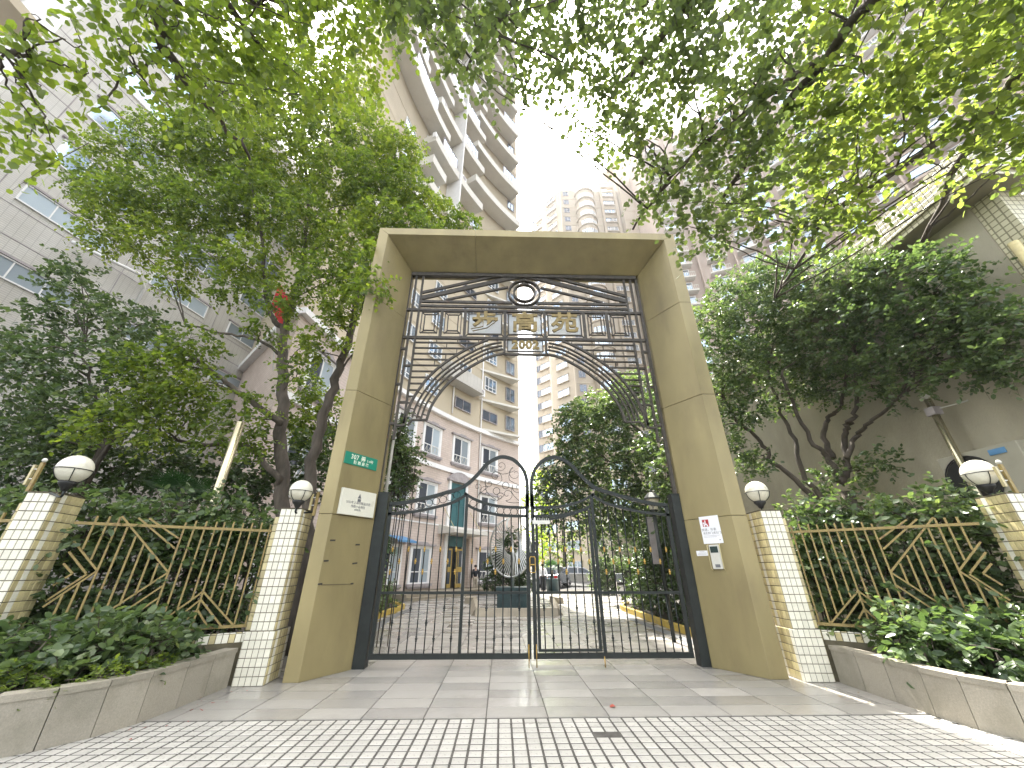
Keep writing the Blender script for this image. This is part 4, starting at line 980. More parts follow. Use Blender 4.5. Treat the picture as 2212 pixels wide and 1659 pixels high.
# ================================================================ TILED PILLARS, FENCES, LAMPS
TW_, TH_ = .0715, .103
ptile = {}
for mname in ('tile_white', 'tile_cream'):
    w2_, h2_ = TW_ / 2 - .003, TH_ / 2 - .0035
    ptile[mname] = MB().add([(-w2_, 0, -h2_), (w2_, 0, -h2_), (w2_, 0, h2_), (-w2_, 0, h2_), (-w2_ + .003, -.007, -h2_ + .003), (w2_ - .003, -.007, -h2_ + .003), (w2_ - .003, -.007, h2_ - .003), (-w2_ + .003, -.007, h2_ - .003)],
        [(4, 5, 6, 7), (0, 1, 5, 4), (1, 2, 6, 5), (2, 3, 7, 6), (3, 0, 4, 7)]).mesh('pillar_tile', mname)
def pillar(label, loc, rz, lit, wing):
    """octagon-free square shaft on a wider foot, faced with tall glazed tiles"""
    t = thing('tiled_pillar', label, 'pillar', loc, rz, 'tiled pillars beside the entrance')
    w_, d_ = .31, .42
    MB().bb((-w_ / 2, -d_ / 2, .6), (w_ / 2, d_ / 2, 2.2)).build('shaft', 'grout_wall', t, local=True)
    MB().bb((-.19, -.24, 0), (.19, .24, .60)).build('foot', 'grout_wall', t, local=True)
    MB().bb((wing * w_ / 2, -.12, .6), (wing * (w_ / 2 + .10), .12, 2.09)).build('wing', 'grout_wall', t, local=True)
    stuff = {'tile_white': MB(), 'tile_cream': MB()}
    def face(cx, cy, a, width, z0, z1, single, mat_of):
        n = max(1, int(width / TW_ + .3)); p = width / n; r = int((z1 - z0) / TH_ + .3); q = (z1 - z0) / r
        for j in range(r):
            for i in range(n):
                u = -width / 2 + p * (i + .5); x = cx + u * math.cos(a); y = cy + u * math.sin(a); z = z0 + q * (j + .5)
                mt = mat_of(i, n, j)
                if single: o = put('tile', ptile[mt], t, (x, y, z)); o.rotation_euler.z = a; o.scale = (p / TW_, 1, q / TH_)
                else:
                    ca, sa = math.cos(a), math.sin(a)
                    me = ptile[mt]; stuff[mt].add([(x + v.co.x * p / TW_ * ca - v.co.y * sa, y + v.co.x * p / TW_ * sa + v.co.y * ca, z + v.co.z * q / TH_) for v in me.vertices], [tuple(f.vertices) for f in me.polygons])
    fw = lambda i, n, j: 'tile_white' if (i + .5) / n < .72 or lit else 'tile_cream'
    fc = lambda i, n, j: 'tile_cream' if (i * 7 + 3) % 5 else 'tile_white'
    sg_ = -wing
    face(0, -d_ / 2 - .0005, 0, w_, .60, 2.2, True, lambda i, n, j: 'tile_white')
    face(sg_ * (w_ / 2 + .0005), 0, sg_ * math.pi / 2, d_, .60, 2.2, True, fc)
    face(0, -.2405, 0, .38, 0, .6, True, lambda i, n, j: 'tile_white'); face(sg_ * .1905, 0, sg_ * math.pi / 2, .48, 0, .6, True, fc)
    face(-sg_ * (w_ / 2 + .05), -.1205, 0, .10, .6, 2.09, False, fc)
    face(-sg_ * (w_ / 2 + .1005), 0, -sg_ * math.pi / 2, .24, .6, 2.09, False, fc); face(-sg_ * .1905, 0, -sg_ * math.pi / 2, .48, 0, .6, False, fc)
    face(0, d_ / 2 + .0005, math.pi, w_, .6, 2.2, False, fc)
    for k, m in stuff.items():
        if m.v: kind(m.build('back_tiles', k, t, local=True), 'stuff')
    MB().bb((-w_ / 2 - .006, -d_ / 2 - .006, 2.201), (w_ / 2 + .006, d_ / 2 + .006, 2.215)).build('cap', 'grout_wall', t, local=True)
    return t
pillar('tiled pillar against the left side of the portal', (-3.275, 6.42, 0), math.radians(4), 1, -1)
pillar('tiled pillar against the right side of the portal', (4.31, 6.42, 0), math.radians(-4), 1, 1)
pillar('tiled pillar at the far left between two fence bays', (-5.68, 5.12, 0), math.radians(10), 0, -1)
pillar('yellow stained tiled pillar at the far right fence end', (6.45, 4.82, 0), math.radians(-12), 0, 1)
# low wall below the fences with upright coping tiles
def low_wall(label, a, b2):
    L = math.hypot(b2[0] - a[0], b2[1] - a[1]); rz = math.atan2(b2[1] - a[1], b2[0] - a[0])
    t = thing('low_wall', label, 'wall', (a[0], a[1], 0), rz)
    MB().bb((0, -.09, 0), (L, .09, .575)).build('core', 'grout_wall', t, local=True)
    n = int(L / TW_)
    for i in range(n):
        o = put('tile', ptile['tile_white' if i % 3 else 'tile_cream'], t, ((i + .5) * L / n, -.0905, .52))
    for i in range(n):
        o = put('tile', ptile['tile_white' if i % 4 else 'tile_cream'], t, ((i + .5) * L / n, -.04, .5755)); o.rotation_euler.x = -math.pi / 2
low_wall('low tiled wall under the left fence', (-5.35, 5.24), (-3.50, 6.33))
low_wall('low tiled wall under the right fence', (4.53, 6.33), (6.12, 5.04))
low_wall('low tiled wall under the outer left fence', (-8.4, 4.98), (-5.95, 5.02))
FB = [(0.14, 1.98, 0.13, 0.64), (0.26, 2.0, 0.26, 0.65), (0.38, 1.99, 0.38, 0.79), (0.495, 1.98, 0.495, 0.9), (0.615, 1.99, 0.615, 1.0), (0.725, 1.98, 0.725, 0.66), (0.82, 1.98, 0.82, 0.99), (0.94, 1.98, 0.94, 0.88), (1.06, 1.98, 1.06, 0.76), (1.17, 1.95, 1.17, 0.66),
 (0.725, 1.085, 0.25, 0.65), (0.725, 1.085, 1.10, 0.72), (0.725, 0.99, 0.40, 0.66), (0.725, 0.99, 1.02, 0.66), (0.725, 0.87, 0.55, 0.66), (0.725, 0.87, 0.88, 0.66),
 (1.86, 1.99, 1.17, 1.32), (1.69, 1.98, 1.19, 1.61), (1.58, 1.98, 1.19, 1.74), (1.17, 1.32, 1.75, 0.76), (1.18, 1.16, 1.66, 0.69), (1.18, 1.02, 1.45, 0.76),
 (2.2, 1.67, 1.87, 1.34), (2.2, 1.55, 1.96, 1.31), (2.2, 1.42, 2.08, 1.31), (1.87, 1.34, 2.2, 0.96), (1.95, 1.3, 2.2, 1.02), (2.08, 1.31, 2.2, 1.18),
 (2.09, 1.98, 2.09, 1.58), (1.97, 1.98, 1.97, 1.46), (1.87, 1.98, 1.87, 0.66), (1.76, 1.86, 1.76, 0.77), (1.64, 1.75, 1.64, 0.86), (1.53, 1.66, 1.53, 0.95), (1.42, 1.53, 1.42, 1.06), (1.31, 1.43, 1.31, 1.17), (1.98, 1.2, 1.98, 0.66), (2.08, 1.08, 2.08, 0.66)]
def fence(label, a, b2, flip=False):
    """gilt steel fence with chevrons, from the gate side outwards"""
    L = math.hypot(b2[0] - a[0], b2[1] - a[1]); rz = math.atan2(b2[1] - a[1], b2[0] - a[0]); k = L / 2.27
    t = thing('chevron_fence', label, 'fence', (a[0], a[1], 0), rz)
    MB().bar((0, 0, 1.885), (L, 0, 1.885), .035, .04).build('rail', 'fence_paint', t, local=True)
    MB().bar((0, 0, .655), (L, 0, .655), .035, .04).build('rail', 'fence_paint', t, local=True)
    for i, (x0, z0, x1, z1) in enumerate(FB):
        MB().bar((x0 * k, (i % 3) * .0012, z0), (x1 * k, (i % 3) * .0012, z1), .021, .021).build('picket', 'fence_paint', t, local=True)
fence('gold painted chevron fence bay left of the portal', (-3.44, 6.36), (-5.40, 5.21))
fence('gold painted chevron fence bay right of the portal', (4.50, 6.36), (6.16, 5.01))
fence('gold painted fence bay cut off by the left picture edge', (-5.95, 5.02), (-8.22, 4.98))
def globe_lamp(label, c, foot, box, r=.17):
    """c globe centre, foot where the arm leaves the pillar, box: mast of the bracket"""
    t = thing('globe_lamp', label, 'lamp', foot, 0, 'white globe lamps on the tiled pillars')
    cx, cy, cz = c
    n = 12; prof = [(max(.001, r * math.sin(math.pi * k / n)), -r * math.cos(math.pi * k / n)) for k in range(n + 1)]
    MB().lathe(prof, c, 28).build('globe', 'globe_white', t, True)
    g = MB().tube([(cx + (r + .006) * math.cos(a * math.pi / 16), cy + (r + .006) * math.sin(a * math.pi / 16), cz - .01) for a in range(32)], .005, 5, closed=True)
    for a in range(5):
        t0 = a * 2 * math.pi / 5 + .5
        g.tube([(cx + (r + .006) * math.cos(t0) * math.cos(e), cy + (r + .006) * math.sin(t0) * math.cos(e), cz + (r + .006) * math.sin(e)) for e in [-.05 - k * .15 for k in range(9)]], .005, 5)
    g.build('cage', 'iron', t, True)
    MB().lathe([(.03, -r - .09), (.05, -r - .05), (.085, -r - .01), (.09, -r + .02)], c, 16).build('cup', 'black_plastic', t, True)
    fx, fy, fz = foot
    MB().tube(spline([(fx, fy, fz + .02), (fx + (cx - fx) * .5, fy + (cy - fy) * .5, fz - .01), (cx, cy, cz - r - .16), (cx, cy, cz - r - .06)], 5), .014, 7).build('arm', 'iron', t, True)
    if box:
        bx, by, bz = box
        b = MB().bb((bx - .02, by - .015, bz), (bx + .02, by + .015, bz + .36)); b.build('mast', 'fence_paint', t)
        MB().bb((bx - .10, by - .01, bz + .08), (bx - .07, by + .02, bz + .33)).build('terminal_box', 'tile_cream', t)
        for q in (.15, .27): MB().bb((bx - .07, by - .005, bz + q), (bx - .02, by + .005, bz + q + .012)).build('clip', 'white_plastic', t)
        MB().lathe([(.004, 0), (.022, .012), (.028, .03), (.018, .05), (.004, .056)], (bx, by, bz + .361), 10).build('insulator', 'white_plastic', t, True)
globe_lamp('white globe lamp in front of the leaning tree trunk left of the portal', (-3.18, 6.2, 2.47), (-3.02, 6.45, 2.17), (-2.97, 6.35, 2.12), .168)
globe_lamp('large white globe lamp on the far left pillar', (-5.33, 4.84, 2.475), (-5.72, 4.98, 2.20), (-5.86, 4.93, 2.22), .172)
globe_lamp('white globe lamp on the pillar right of the portal', (4.225, 6.3, 2.51), (4.3, 6.42, 2.20), None, .172)
globe_lamp('white globe lamp in front of the wall air conditioner at right', (6.32, 4.85, 2.50), (6.52, 4.72, 2.20), (6.36, 4.62, 2.2), .172)
# slanting steel masts behind the fences
def mast(label, p, h, r, cap):
    t = thing('steel_mast', label, 'pole', (p[0], p[1], 0), 0, 'steel masts behind the fences')
    MB().tube([(p[0], p[1], 0), (p[0], p[1], h)], r, 12).build('pole', 'steel_pole', t, True)
    if cap:
        MB().lathe([(.02, 0), (.02, .04), (.06, .05), (.075, .09), (.05, .13), (.01, .14)], (p[0], p[1], h), 12).build('finial', 'white_plastic', t, True)
        MB().bb((p[0] - .08, p[1] - .08, h - .32), (p[0] + .08, p[1] + .08, h - .17)).build('clamp', 'grey_trim', t)
        MB().tube([(p[0], p[1] - .05, h - .22), (p[0] + .35, p[1] - .2, h - .15), (p[0] + .75, p[1] - .35, h - .02)], .012, 6).build('arm', 'white_plastic', t, True)
mast('cream steel mast with finial in front of the blank right wall', (8.05, 6.35), 4.25, .055, True)
mast('cream steel mast rising behind the left hedge', (-5.05, 7.0), 3.9, .075, False)

# ================================================================ PLANTERS
def planter(label, base, h=.42, side=1):
    t = thing('stone_planter', label, 'planter', (base[0][0], base[0][1], 0))
    P_ = spline([(x, y, 0) for x, y in base], 6); L = [0]
    for a, b2 in zip(P_, P_[1:]): L.append(L[-1] + (b2 - a).length)
    def at(s):
        for i in range(len(L) - 1):
            if s <= L[i + 1] or i == len(L) - 2: return P_[i].lerp(P_[i + 1], (s - L[i]) / max(1e-6, L[i + 1] - L[i]))
    s = 0; widths = [.42, .42, .45, .36, .34, .36, .34, .36, .38, .36, .36, .36, .36, .36, .36, .36]; k = 0
    while s < L[-1] - .1:
        w_ = widths[k % len(widths)]; a, b2 = at(s + .004), at(min(s + w_ - .004, L[-1])); d = (b2 - a); n = Vector((-d.y, d.x, 0)).normalized() * (.045 * side)
        q = [(a.x, a.y), (b2.x, b2.y), (b2.x + n.x, b2.y + n.y), (a.x + n.x, a.y + n.y)]
        q = q if side > 0 else q[::-1]
        MB().prism(q, 0, h - .051).build('facing_slab', 'planter_stone', t)
        n2 = n.normalized() * .16; o_ = n.normalized() * -.012
        q = [(a.x + o_.x, a.y + o_.y), (b2.x + o_.x, b2.y + o_.y), (b2.x + n2.x, b2.y + n2.y), (a.x + n2.x, a.y + n2.y)]; q = q if side > 0 else q[::-1]
        MB().prism(q, h - .05, h).build('coping_slab', 'planter_stone', t)
        s += w_; k += 1
    return t, P_
t, PL = planter('curved granite planter wall in front of the left fence', [(-3.49, 6.15), (-3.5, 5.6), (-3.52, 5.0), (-3.64, 4.55), (-3.95, 4.15), (-4.5, 3.8), (-6.0, 3.35), (-8.5, 3.1)], side=-1)
q = [(p.x - .06, p.y + .02) for p in PL]; prism_part('soil', q + [(-8.5, 4.9), (-5.9, 5.0), (-5.35, 5.15), (-3.6, 6.2)], .02, .34, 'soil', t)
t, PR_ = planter('curved granite planter wall in front of the right fence', [(4.53, 6.15), (4.51, 5.45), (4.48, 4.8), (4.55, 4.35), (4.8, 3.95), (5.4, 3.6), (7.0, 3.2), (9.5, 3.0)], side=1)
q = [(p.x + .06, p.y + .02) for p in PR_]; prism_part('soil', q + [(9.5, 4.6), (6.8, 4.75), (6.1, 5.0), (4.6, 6.2)], .02, .34, 'soil', t)

# ================================================================ SHRUBS, HEDGES
def shrub(name, label, cat, base, blobs, leaf, per, m, group=None, stem=True, **k):
    t = thing(name, label, cat, base, 0, group)
    o, TW = foliage('leaves', blobs, leaf, per, m, t, **k); kind(o, 'stuff')
    mb = MB(); twig_tubes(mb, TW, .25, .005)
    for b in blobs: mb.tube(spline([(b[0] + random.uniform(-.1, .1), b[1] + random.uniform(-.1, .1), .05), (b[0], b[1], b[2])], 2), .012, 5)
    kind(mb.build('stems', 'bark', t, True), 'stuff'); return t
def along(p, q, n, z, r, jit=.1):
    return [(p[0] + (q[0] - p[0]) * (i + .5) / n + random.uniform(-jit, jit), p[1] + (q[1] - p[1]) * (i + .5) / n + random.uniform(-jit, jit), z + random.uniform(-jit, jit), r * random.uniform(.8, 1.15)) for i in range(n)]
LH = dict(nl=9, twig=.24, droop=.15, flat=.8, shell=.3)
shrub('planter_shrubs', 'glossy leaved shrubs filling the left planter', 'shrubs', (-4.6, 4.8, .34),
    along((-3.85, 5.75), (-5.6, 4.85), 7, .60, .28) + along((-3.8, 5.2), (-5.4, 4.3), 7, .56, .26) + along((-4.0, 4.7), (-8, 3.7), 10, .50, .26) + along((-5.4, 4.7), (-8.2, 4.3), 7, .62, .34), .105, 560, 'leaf_hedge', **LH)
shrub('planter_shrubs', 'glossy leaved shrubs filling the right planter', 'shrubs', (5.6, 4.8, .34),
    along((4.95, 5.7), (6.3, 4.65), 7, .66, .30) + along((4.85, 5.2), (6.2, 4.15), 7, .58, .27) + along((5.0, 4.6), (8.5, 3.6), 9, .50, .27) + along((6.6, 4.4), (9.0, 4.2), 6, .66, .36), .105, 560, 'leaf_hedge', **LH)
gc = shrub('ground_cover', 'low round leaved ground cover spilling along the left planter wall', 'ground cover', (-3.9, 4.5, .34), along((-3.72, 5.3), (-3.86, 4.6), 5, .40, .13, .03) + along((-4.0, 4.4), (-6.6, 3.55), 14, .40, .15, .05), .05, 2600, 'leaf_bright', nl=7, twig=.1, droop=.1, flat=1.2, shell=.3)
HB = dict(nl=9, twig=.28, droop=.2, flat=.7, shell=.45)
shrub('hedge', 'dense dark hedge standing behind the left fence bay', 'hedge', (-4.6, 6.3, 0), sum([along((-3.72, 6.75), (-5.9, 5.55), 6, z, .36) for z in (.7, 1.15, 1.6, 2.0)], []) + along((-3.85, 6.85), (-6.0, 5.75), 8, 2.18, .22, .06), .10, 330, 'leaf_hedge', **HB)
shrub('hedge', 'dense dark hedge standing behind the right fence bay', 'hedge', (5.6, 6.0, 0), sum([along((4.85, 6.75), (6.7, 5.35), 6, z, .36) for z in (.7, 1.15, 1.6, 2.0)], []) + along((4.95, 6.8), (6.9, 5.45), 8, 2.2, .22, .06), .10, 330, 'leaf_hedge', **HB)
shrub('hedge', 'hedge behind the outermost left fence bay', 'hedge', (-7.2, 5.6, 0), sum([along((-6.2, 5.5), (-9.3, 5.5), 6, z, .42) for z in (.8, 1.4, 2.0)], []), .10, 260, 'leaf_hedge', **HB)
shrub('hedge', 'hedge behind the far right tiled pillar', 'hedge', (7.6, 5.2, 0), sum([along((7.0, 5.3), (8.2, 5.1), 3, z, .4) for z in (.8, 1.4, 1.95)], []), .10, 260, 'leaf_hedge', **HB)
shrub('backing_shrubs', 'dark evergreen shrubs filling the gap behind the left tree trunks', 'shrubs', (-7, 9.5, 0), bl([(40, 1020, 75), (150, 1010, 75), (250, 1000, 75), (350, 1010, 75), (440, 1030, 65), (520, 1030, 65), (560, 1060, 60), (660, 1020, 55), (700, 1060, 45), (90, 930, 75), (230, 930, 70), (690, 960, 40)], 9.6), .12, 190, 'leaf_dark', nl=9, twig=.3, droop=.2, shell=.25)

# ================================================================ TREES
def tpts(L, Y, xm=None):
    out = []
    for e in L:
        y = e[2] if len(e) > 2 else Y; p = atY(e[0], e[1], y)
        if xm and p.x > xm: p = atY(e[0], e[1], y * xm / p.x)
        out.append(tuple(p))
    return out
# main camphor tree left of the portal
b_ = (-4.35, 8.5, 0)
tree('camphor_tree', 'broad camphor tree with straight trunk rising behind the left hedge', b_,
    [([b_, (-4.5, 8.5, 1.6)] + tpts([(611, 1040), (608, 912), (609, 813), (614, 704)], 8.5), .17, .11),
     (tpts([(614, 710), (590, 687), (574, 615), (563, 500, 8.2), (540, 380, 8)], 8.5), .085, .03), (tpts([(614, 712), (637, 628), (660, 549), (665, 420, 8.2), (650, 300, 8)], 8.5), .09, .03),
     (tpts([(606, 925, 8.5), (594, 905), (528, 856), (481, 820), (438, 787), (402, 764)], 8.3), .09, .035), (tpts([(612, 1060, 8.5), (594, 1025), (534, 965), (428, 960), (349, 942)], 8.3), .08, .03),
     (tpts([(608, 770, 8.5), (560, 735), (480, 720), (400, 700)], 8.2), .045, .02)],
    bl([(350, 790, 55, 7.8), (420, 740, 48, 7.8), (300, 860, 48, 7.6), (225, 905, 40, 7.4), (400, 880, 48), (330, 930, 42, 7.6), (470, 940, 38), (545, 905, 36), (380, 830, 50, 7.6), (290, 790, 45, 7.5), (520, 860, 30), (180, 930, 34, 7.2), (450, 830, 34), (555, 960, 30)], 8.0) +
    bl([(600, 640, 42), (540, 570, 58), (655, 740, 36), (640, 800, 26), (700, 600, 62), (760, 520, 62), (650, 480, 75), (560, 430, 75), (450, 450, 75), (350, 430, 75), (260, 440, 60), (200, 400, 45), (330, 520, 55), (430, 550, 48), (240, 340, 48), (490, 330, 85), (610, 340, 85), (730, 390, 75), (810, 430, 50), (230, 500, 45), (500, 620, 36), (780, 580, 40), (380, 600, 34), (560, 700, 24), (700, 290, 70), (790, 300, 60), (620, 230, 70), (520, 220, 70), (760, 200, 60), (420, 300, 70), (330, 300, 50), (850, 340, 45), (680, 180, 60), (590, 130, 60)], 7.8),
    .10, 280, 'leaf_camphor', twig_frac=.05, nl=10, twig=.32, droop=.35, shell=.25, reach_r=.02, extra=[('inner_crown', bl([(480, 400, 120), (620, 420, 120), (360, 440, 90), (560, 560, 80), (720, 480, 80)], 8.6), 'leaf_camphor', 50)])
b_ = (-3.75, 8.3, 0)
tree('leaning_tree', 'second tree whose dark trunk leans along the left portal edge', b_,
    [([b_, (-3.85, 8.3, 1.5)] + tpts([(666, 1078), (686, 945), (719, 836), (746, 764), (772, 654), (790, 560)], 8.3), .16, .07),
     (tpts([(719, 836), (742, 790), (790, 740, 8.4)], 8.3), .04, .015)],
    bl([(800, 560, 34, 6.6), (830, 470, 50, 7.6), (880, 400, 52, 7.8), (860, 320, 55, 7.8), (920, 440, 44, 8), (880, 480, 40, 7.6), (960, 465, 34, 8.6), (1005, 480, 26, 9), (780, 620, 40, 7.4), (740, 660, 38, 7.8), (720, 700, 26, 7.9), (700, 760, 22, 7.9), (800, 380, 50, 7.6), (770, 740, 22, 8.0), (925, 490, 30, 7.4), (820, 620, 24, 6.2), (790, 600, 28, 6.4)], 7.8),
    .10, 280, 'leaf_camphor', twig_frac=.05, nl=10, twig=.32, droop=.45, shell=.25)
b_ = (-9.3, 8.6, 0)
tree('shade_tree', 'bushy dark green tree at the left picture edge', b_, [([b_, (-9.2, 8.6, 2), (-9.0, 8.5, 4)], .14, .07), ([(-9.1, 8.5, 2.5), (-8.4, 8.2, 4.2), (-7.6, 8, 5.2)], .06, .03), ([(-9, 8.5, 4), (-9.6, 8.3, 5), (-10, 8, 6)], .05, .02)],
    bl([(60, 700, 60), (160, 655, 60), (240, 690, 58), (100, 780, 70), (30, 820, 70), (200, 790, 66), (290, 760, 50), (300, 700, 44), (70, 890, 66), (160, 880, 60), (20, 940, 55), (100, 960, 50), (250, 850, 50), (170, 610, 45), (340, 690, 26), (20, 760, 50), (150, 570, 28)], 7.9),
    .115, 150, 'leaf_hedge', twig_frac=.05, nl=9, twig=.34, droop=.2, shell=.3)
b_ = (-5.2, 12, 0)
tree('small_tree', 'small fresh green tree seen between the two left trunks', b_, [([b_, (-5.2, 12, 2.4), (-5.1, 12, 4)], .09, .04)],
    bl([(660, 835, 32), (690, 860, 32), (640, 880, 34), (700, 910, 36), (660, 930, 38), (720, 880, 24), (630, 930, 30), (690, 960, 34)], 12), .12, 170, 'leaf_camphor', nl=9, twig=.3, droop=.1, shell=.3)
# multi stem tree in front of the blank wall
b_ = (7.75, 8.3, 0)
tree('multi_stem_tree', 'many stemmed evergreen tree spreading in front of the blank right wall', b_,
    [([b_, (7.7, 8.3, 1.3), (7.65, 8.35, 2.9)], .17, .12), (tpts([(1809, 1041, 8.4), (1789, 988), (1756, 962), (1718, 882), (1690, 800, 8.2)], 8.4, 7.9), .075, .03), (tpts([(1799, 990), (1781, 934), (1789, 902), (1815, 878), (1830, 800, 8)], 8.4, 7.9), .07, .03),
     (tpts([(1815, 1040), (1829, 1011), (1825, 942), (1829, 918), (1849, 892), (1847, 823), (1850, 740, 7.6)], 8.2, 7.9), .08, .03), (tpts([(1829, 990), (1845, 946), (1873, 918), (1918, 882), (1980, 800, 7.0)], 8.0, 7.9), .06, .025),
     ([(7.5, 8.5, 2.3)] + tpts([(1742, 1037, 8.7), (1714, 950), (1680, 876), (1660, 790)], 8.8), .07, .03), ([(7.4, 8.6, 2.2)] + tpts([(1718, 1037, 8.8), (1666, 992), (1637, 946), (1591, 910), (1560, 850)], 8.9), .07, .03)],
    bl([(1540, 690, 45), (1580, 640, 48), (1640, 610, 50), (1700, 590, 48), (1760, 590, 44), (1830, 590, 50, 7.6), (1900, 590, 50, 7.2), (1980, 580, 48, 6.8), (2050, 590, 45, 6.5), (1560, 760, 52), (1630, 700, 58), (1710, 680, 60, 8.2), (1800, 680, 62, 7.9), (1890, 680, 60, 7.4), (1980, 670, 55, 6.9), (2060, 660, 46, 6.5), (2130, 650, 44, 6.2), (2190, 690, 40, 6.0),
        (1600, 800, 50), (1680, 770, 55), (1760, 770, 55, 8.3), (1840, 760, 50, 7.9), (1920, 770, 44, 7.4), (2010, 760, 36, 6.9), (1560, 850, 45), (1620, 880, 42), (1700, 850, 36), (1560, 930, 34), (1590, 990, 36), (1640, 1000, 24), (2090, 780, 30, 6.4), (2170, 790, 34, 6.0), (1800, 850, 24), (1930, 850, 22, 7.4), (1850, 1020, 30), (1780, 1040, 30), (1910, 1000, 26), (2000, 720, 44, 6.8), (2140, 720, 40, 6.2), (2080, 720, 44, 6.5), (2190, 750, 40, 6.0), (1960, 810, 40, 7.0), (2060, 800, 34, 6.6), (2130, 800, 36, 6.2), (1880, 830, 34, 7.6), (1760, 830, 34, 8.2)], 8.6, xmax=7.75),
    .085, 420, 'leaf_hedge', twig_frac=.04, nl=10, twig=.30, droop=.1, shell=.3)
# ---- overhanging street trees: trunks stand behind the camera, their limbs reach over the entrance
LEAFR = np.array([[0, 0, 0], [.25, .36, .05], [.70, .34, .02], [1, 0, -.06], [.70, -.34, .02], [.25, -.36, .05]])
def fill(x0, x1, lo, top, step, r, dist, keep=1., hole=None):
    out = []
    y = top
    while y < 620:
        x = x0
        while x < x1:
            u = x + random.uniform(-.4, .4) * step; v = y + random.uniform(-.4, .4) * step
            if v < interp(lo, u) - r * .75 and random.random() < keep and not (hole and hole(u, v)):
                out.append((u, v, r * random.uniform(.75, 1.2), dist + random.uniform(-.9, .9)))
            x += step
        y += step
    return out
LOW = [(840, 30), (880, 125), (920, 110), (960, 170), (1040, 200), (1090, 225), (1125, 222), (1180, 215), (1215, 195), (1235, 150), (1250, 160), (1256, 255), (1300, 300), (1340, 355), (1380, 385), (1395, 440), (1405, 490), (1450, 505), (1490, 545), (1540, 560), (1600, 570), (1640, 520), (1700, 540), (1740, 560), (1800, 510), (1860, 480), (1920, 455), (1980, 430), (2040, 395), (2100, 385), (2250, 370)]
hole = lambda u, v: (1930 < u < 2080 and 270 < v < 420 and random.random() < .7) or (1640 < u < 1760 and 400 < v < 520 and random.random() < .35) or (1000 < u < 1130 and v > 120 and random.random() < .3)
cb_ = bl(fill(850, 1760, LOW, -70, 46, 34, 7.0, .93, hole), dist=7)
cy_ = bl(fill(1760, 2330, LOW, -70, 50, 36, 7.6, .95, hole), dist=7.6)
t = thing('street_tree', 'large street tree whose branches hang over the right half of the entrance', 'tree', (4.6, -2.2, 0))
MB().tube(spline([(4.6, -2.2, 0), (4.5, -2.1, 2.5), (4.3, -1.9, 5.2)], 5), [.24] * 11, 12).build('trunk', 'bark', t, True)
mb = MB(); sk = []
for pts, r0, r1 in (([(4.3, -1.9, 5), (3.6, 0, 6.6), (2.4, 1.8, 7.6), (1.6, 3.2, 7.8)], .13, .03), ([(4.3, -1.9, 5), (4.2, .5, 6.6), (4.0, 2.4, 7.2), (3.6, 4.2, 6.9)], .13, .03), ([(4.3, -1.9, 5), (5.4, .6, 6.4), (6.2, 2.6, 6.6), (6.6, 4.2, 6.0)], .12, .03),
                    ([(3.6, 0, 6.6), (1.8, 1.2, 7.8), (.2, 2.2, 8.2), (-.6, 3.0, 8.0)], .07, .02), ([(4.0, 2.4, 7.2), (2.8, 3.6, 7.0), (2.2, 4.6, 6.6)], .05, .015), ([(6.2, 2.6, 6.6), (5.0, 3.8, 6.2), (4.6, 5.0, 5.5)], .05, .015)):
    sk += limb(mb, pts, r0, r1, 8)
for b in cb_ + cy_:
    if random.random() < .55: sk2 = [p for p in sk if p.z > 5.2]; reach(mb, sk2, b[:3], .016, .03)
kw = dict(shape=LEAFR, nl=9, twig=.36, droop=.45, flat=.9, shell=.15)
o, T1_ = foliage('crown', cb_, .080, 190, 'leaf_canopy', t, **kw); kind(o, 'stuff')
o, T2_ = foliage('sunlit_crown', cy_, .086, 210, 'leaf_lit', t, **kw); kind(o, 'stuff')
twig_tubes(mb, T1_ + T2_, .06, .003); mb.build('branches', 'bark', t, True)
LOWL = [(-80, 60), (0, 60), (60, 250), (140, 120), (200, 60), (290, 60), (330, 130), (420, 250), (500, 260), (600, 240), (680, 250), (760, 230), (820, 180), (850, 100), (860, 60)]
cl_ = bl(fill(330, 850, LOWL, -60, 46, 36, 7.2, .9), dist=7.2) + bl([(20, 60, 30), (70, 30, 34), (120, 90, 26), (60, 180, 26), (30, 250, 26), (110, 265, 26), (150, 160, 24), (200, 60, 34), (150, 30, 38), (20, 330, 20), (185, 130, 20), (40, 120, 30), (90, 230, 22), (250, 40, 36), (300, 90, 34), (60, 300, 20), (0, 180, 30), (130, 340, 14), (300, 20, 36), (250, 170, 12), (340, 200, 14)], dist=6.6)
t = thing('street_tree', 'street tree whose thin branches hang into the upper left corner', 'tree', (-4.8, -2.4, 0))
MB().tube(spline([(-4.8, -2.4, 0), (-4.7, -2.2, 2.5), (-4.5, -1.9, 5.2)], 5), [.23] * 11, 12).build('trunk', 'bark', t, True)
mb = MB(); sk = []
top = [tuple(atD(u, v, d)) for u, v, d in ((345, -90, 7.0), (345, 10, 6.9), (352, 95, 6.9), (390, 160, 7.0), (455, 235, 7.2), (540, 345, 7.6))]
for pts, r0, r1 in (([(-4.5, -1.9, 5), (-4.2, .2, 6.8)] + top, .12, .018), ([(-4.5, -1.9, 5), (-5.4, .4, 6), tuple(atD(-60, 60, 6.4)), tuple(atD(60, 120, 6.5))], .09, .015),
                    ([top[2]] + [tuple(atD(u, v, 6.9)) for u, v in ((335, 125), (280, 155), (210, 235))], .028, .008), ([top[3]] + [tuple(atD(u, v, 7.1)) for u, v in ((380, 190), (372, 240))], .02, .006),
                    ([(-4.2, .2, 6.8), (-3.0, 2.0, 7.6), tuple(atD(480, -10, 7.2)), tuple(atD(530, 60, 7.2))], .08, .03)):
    sk += limb(mb, pts, r0, r1, 7)
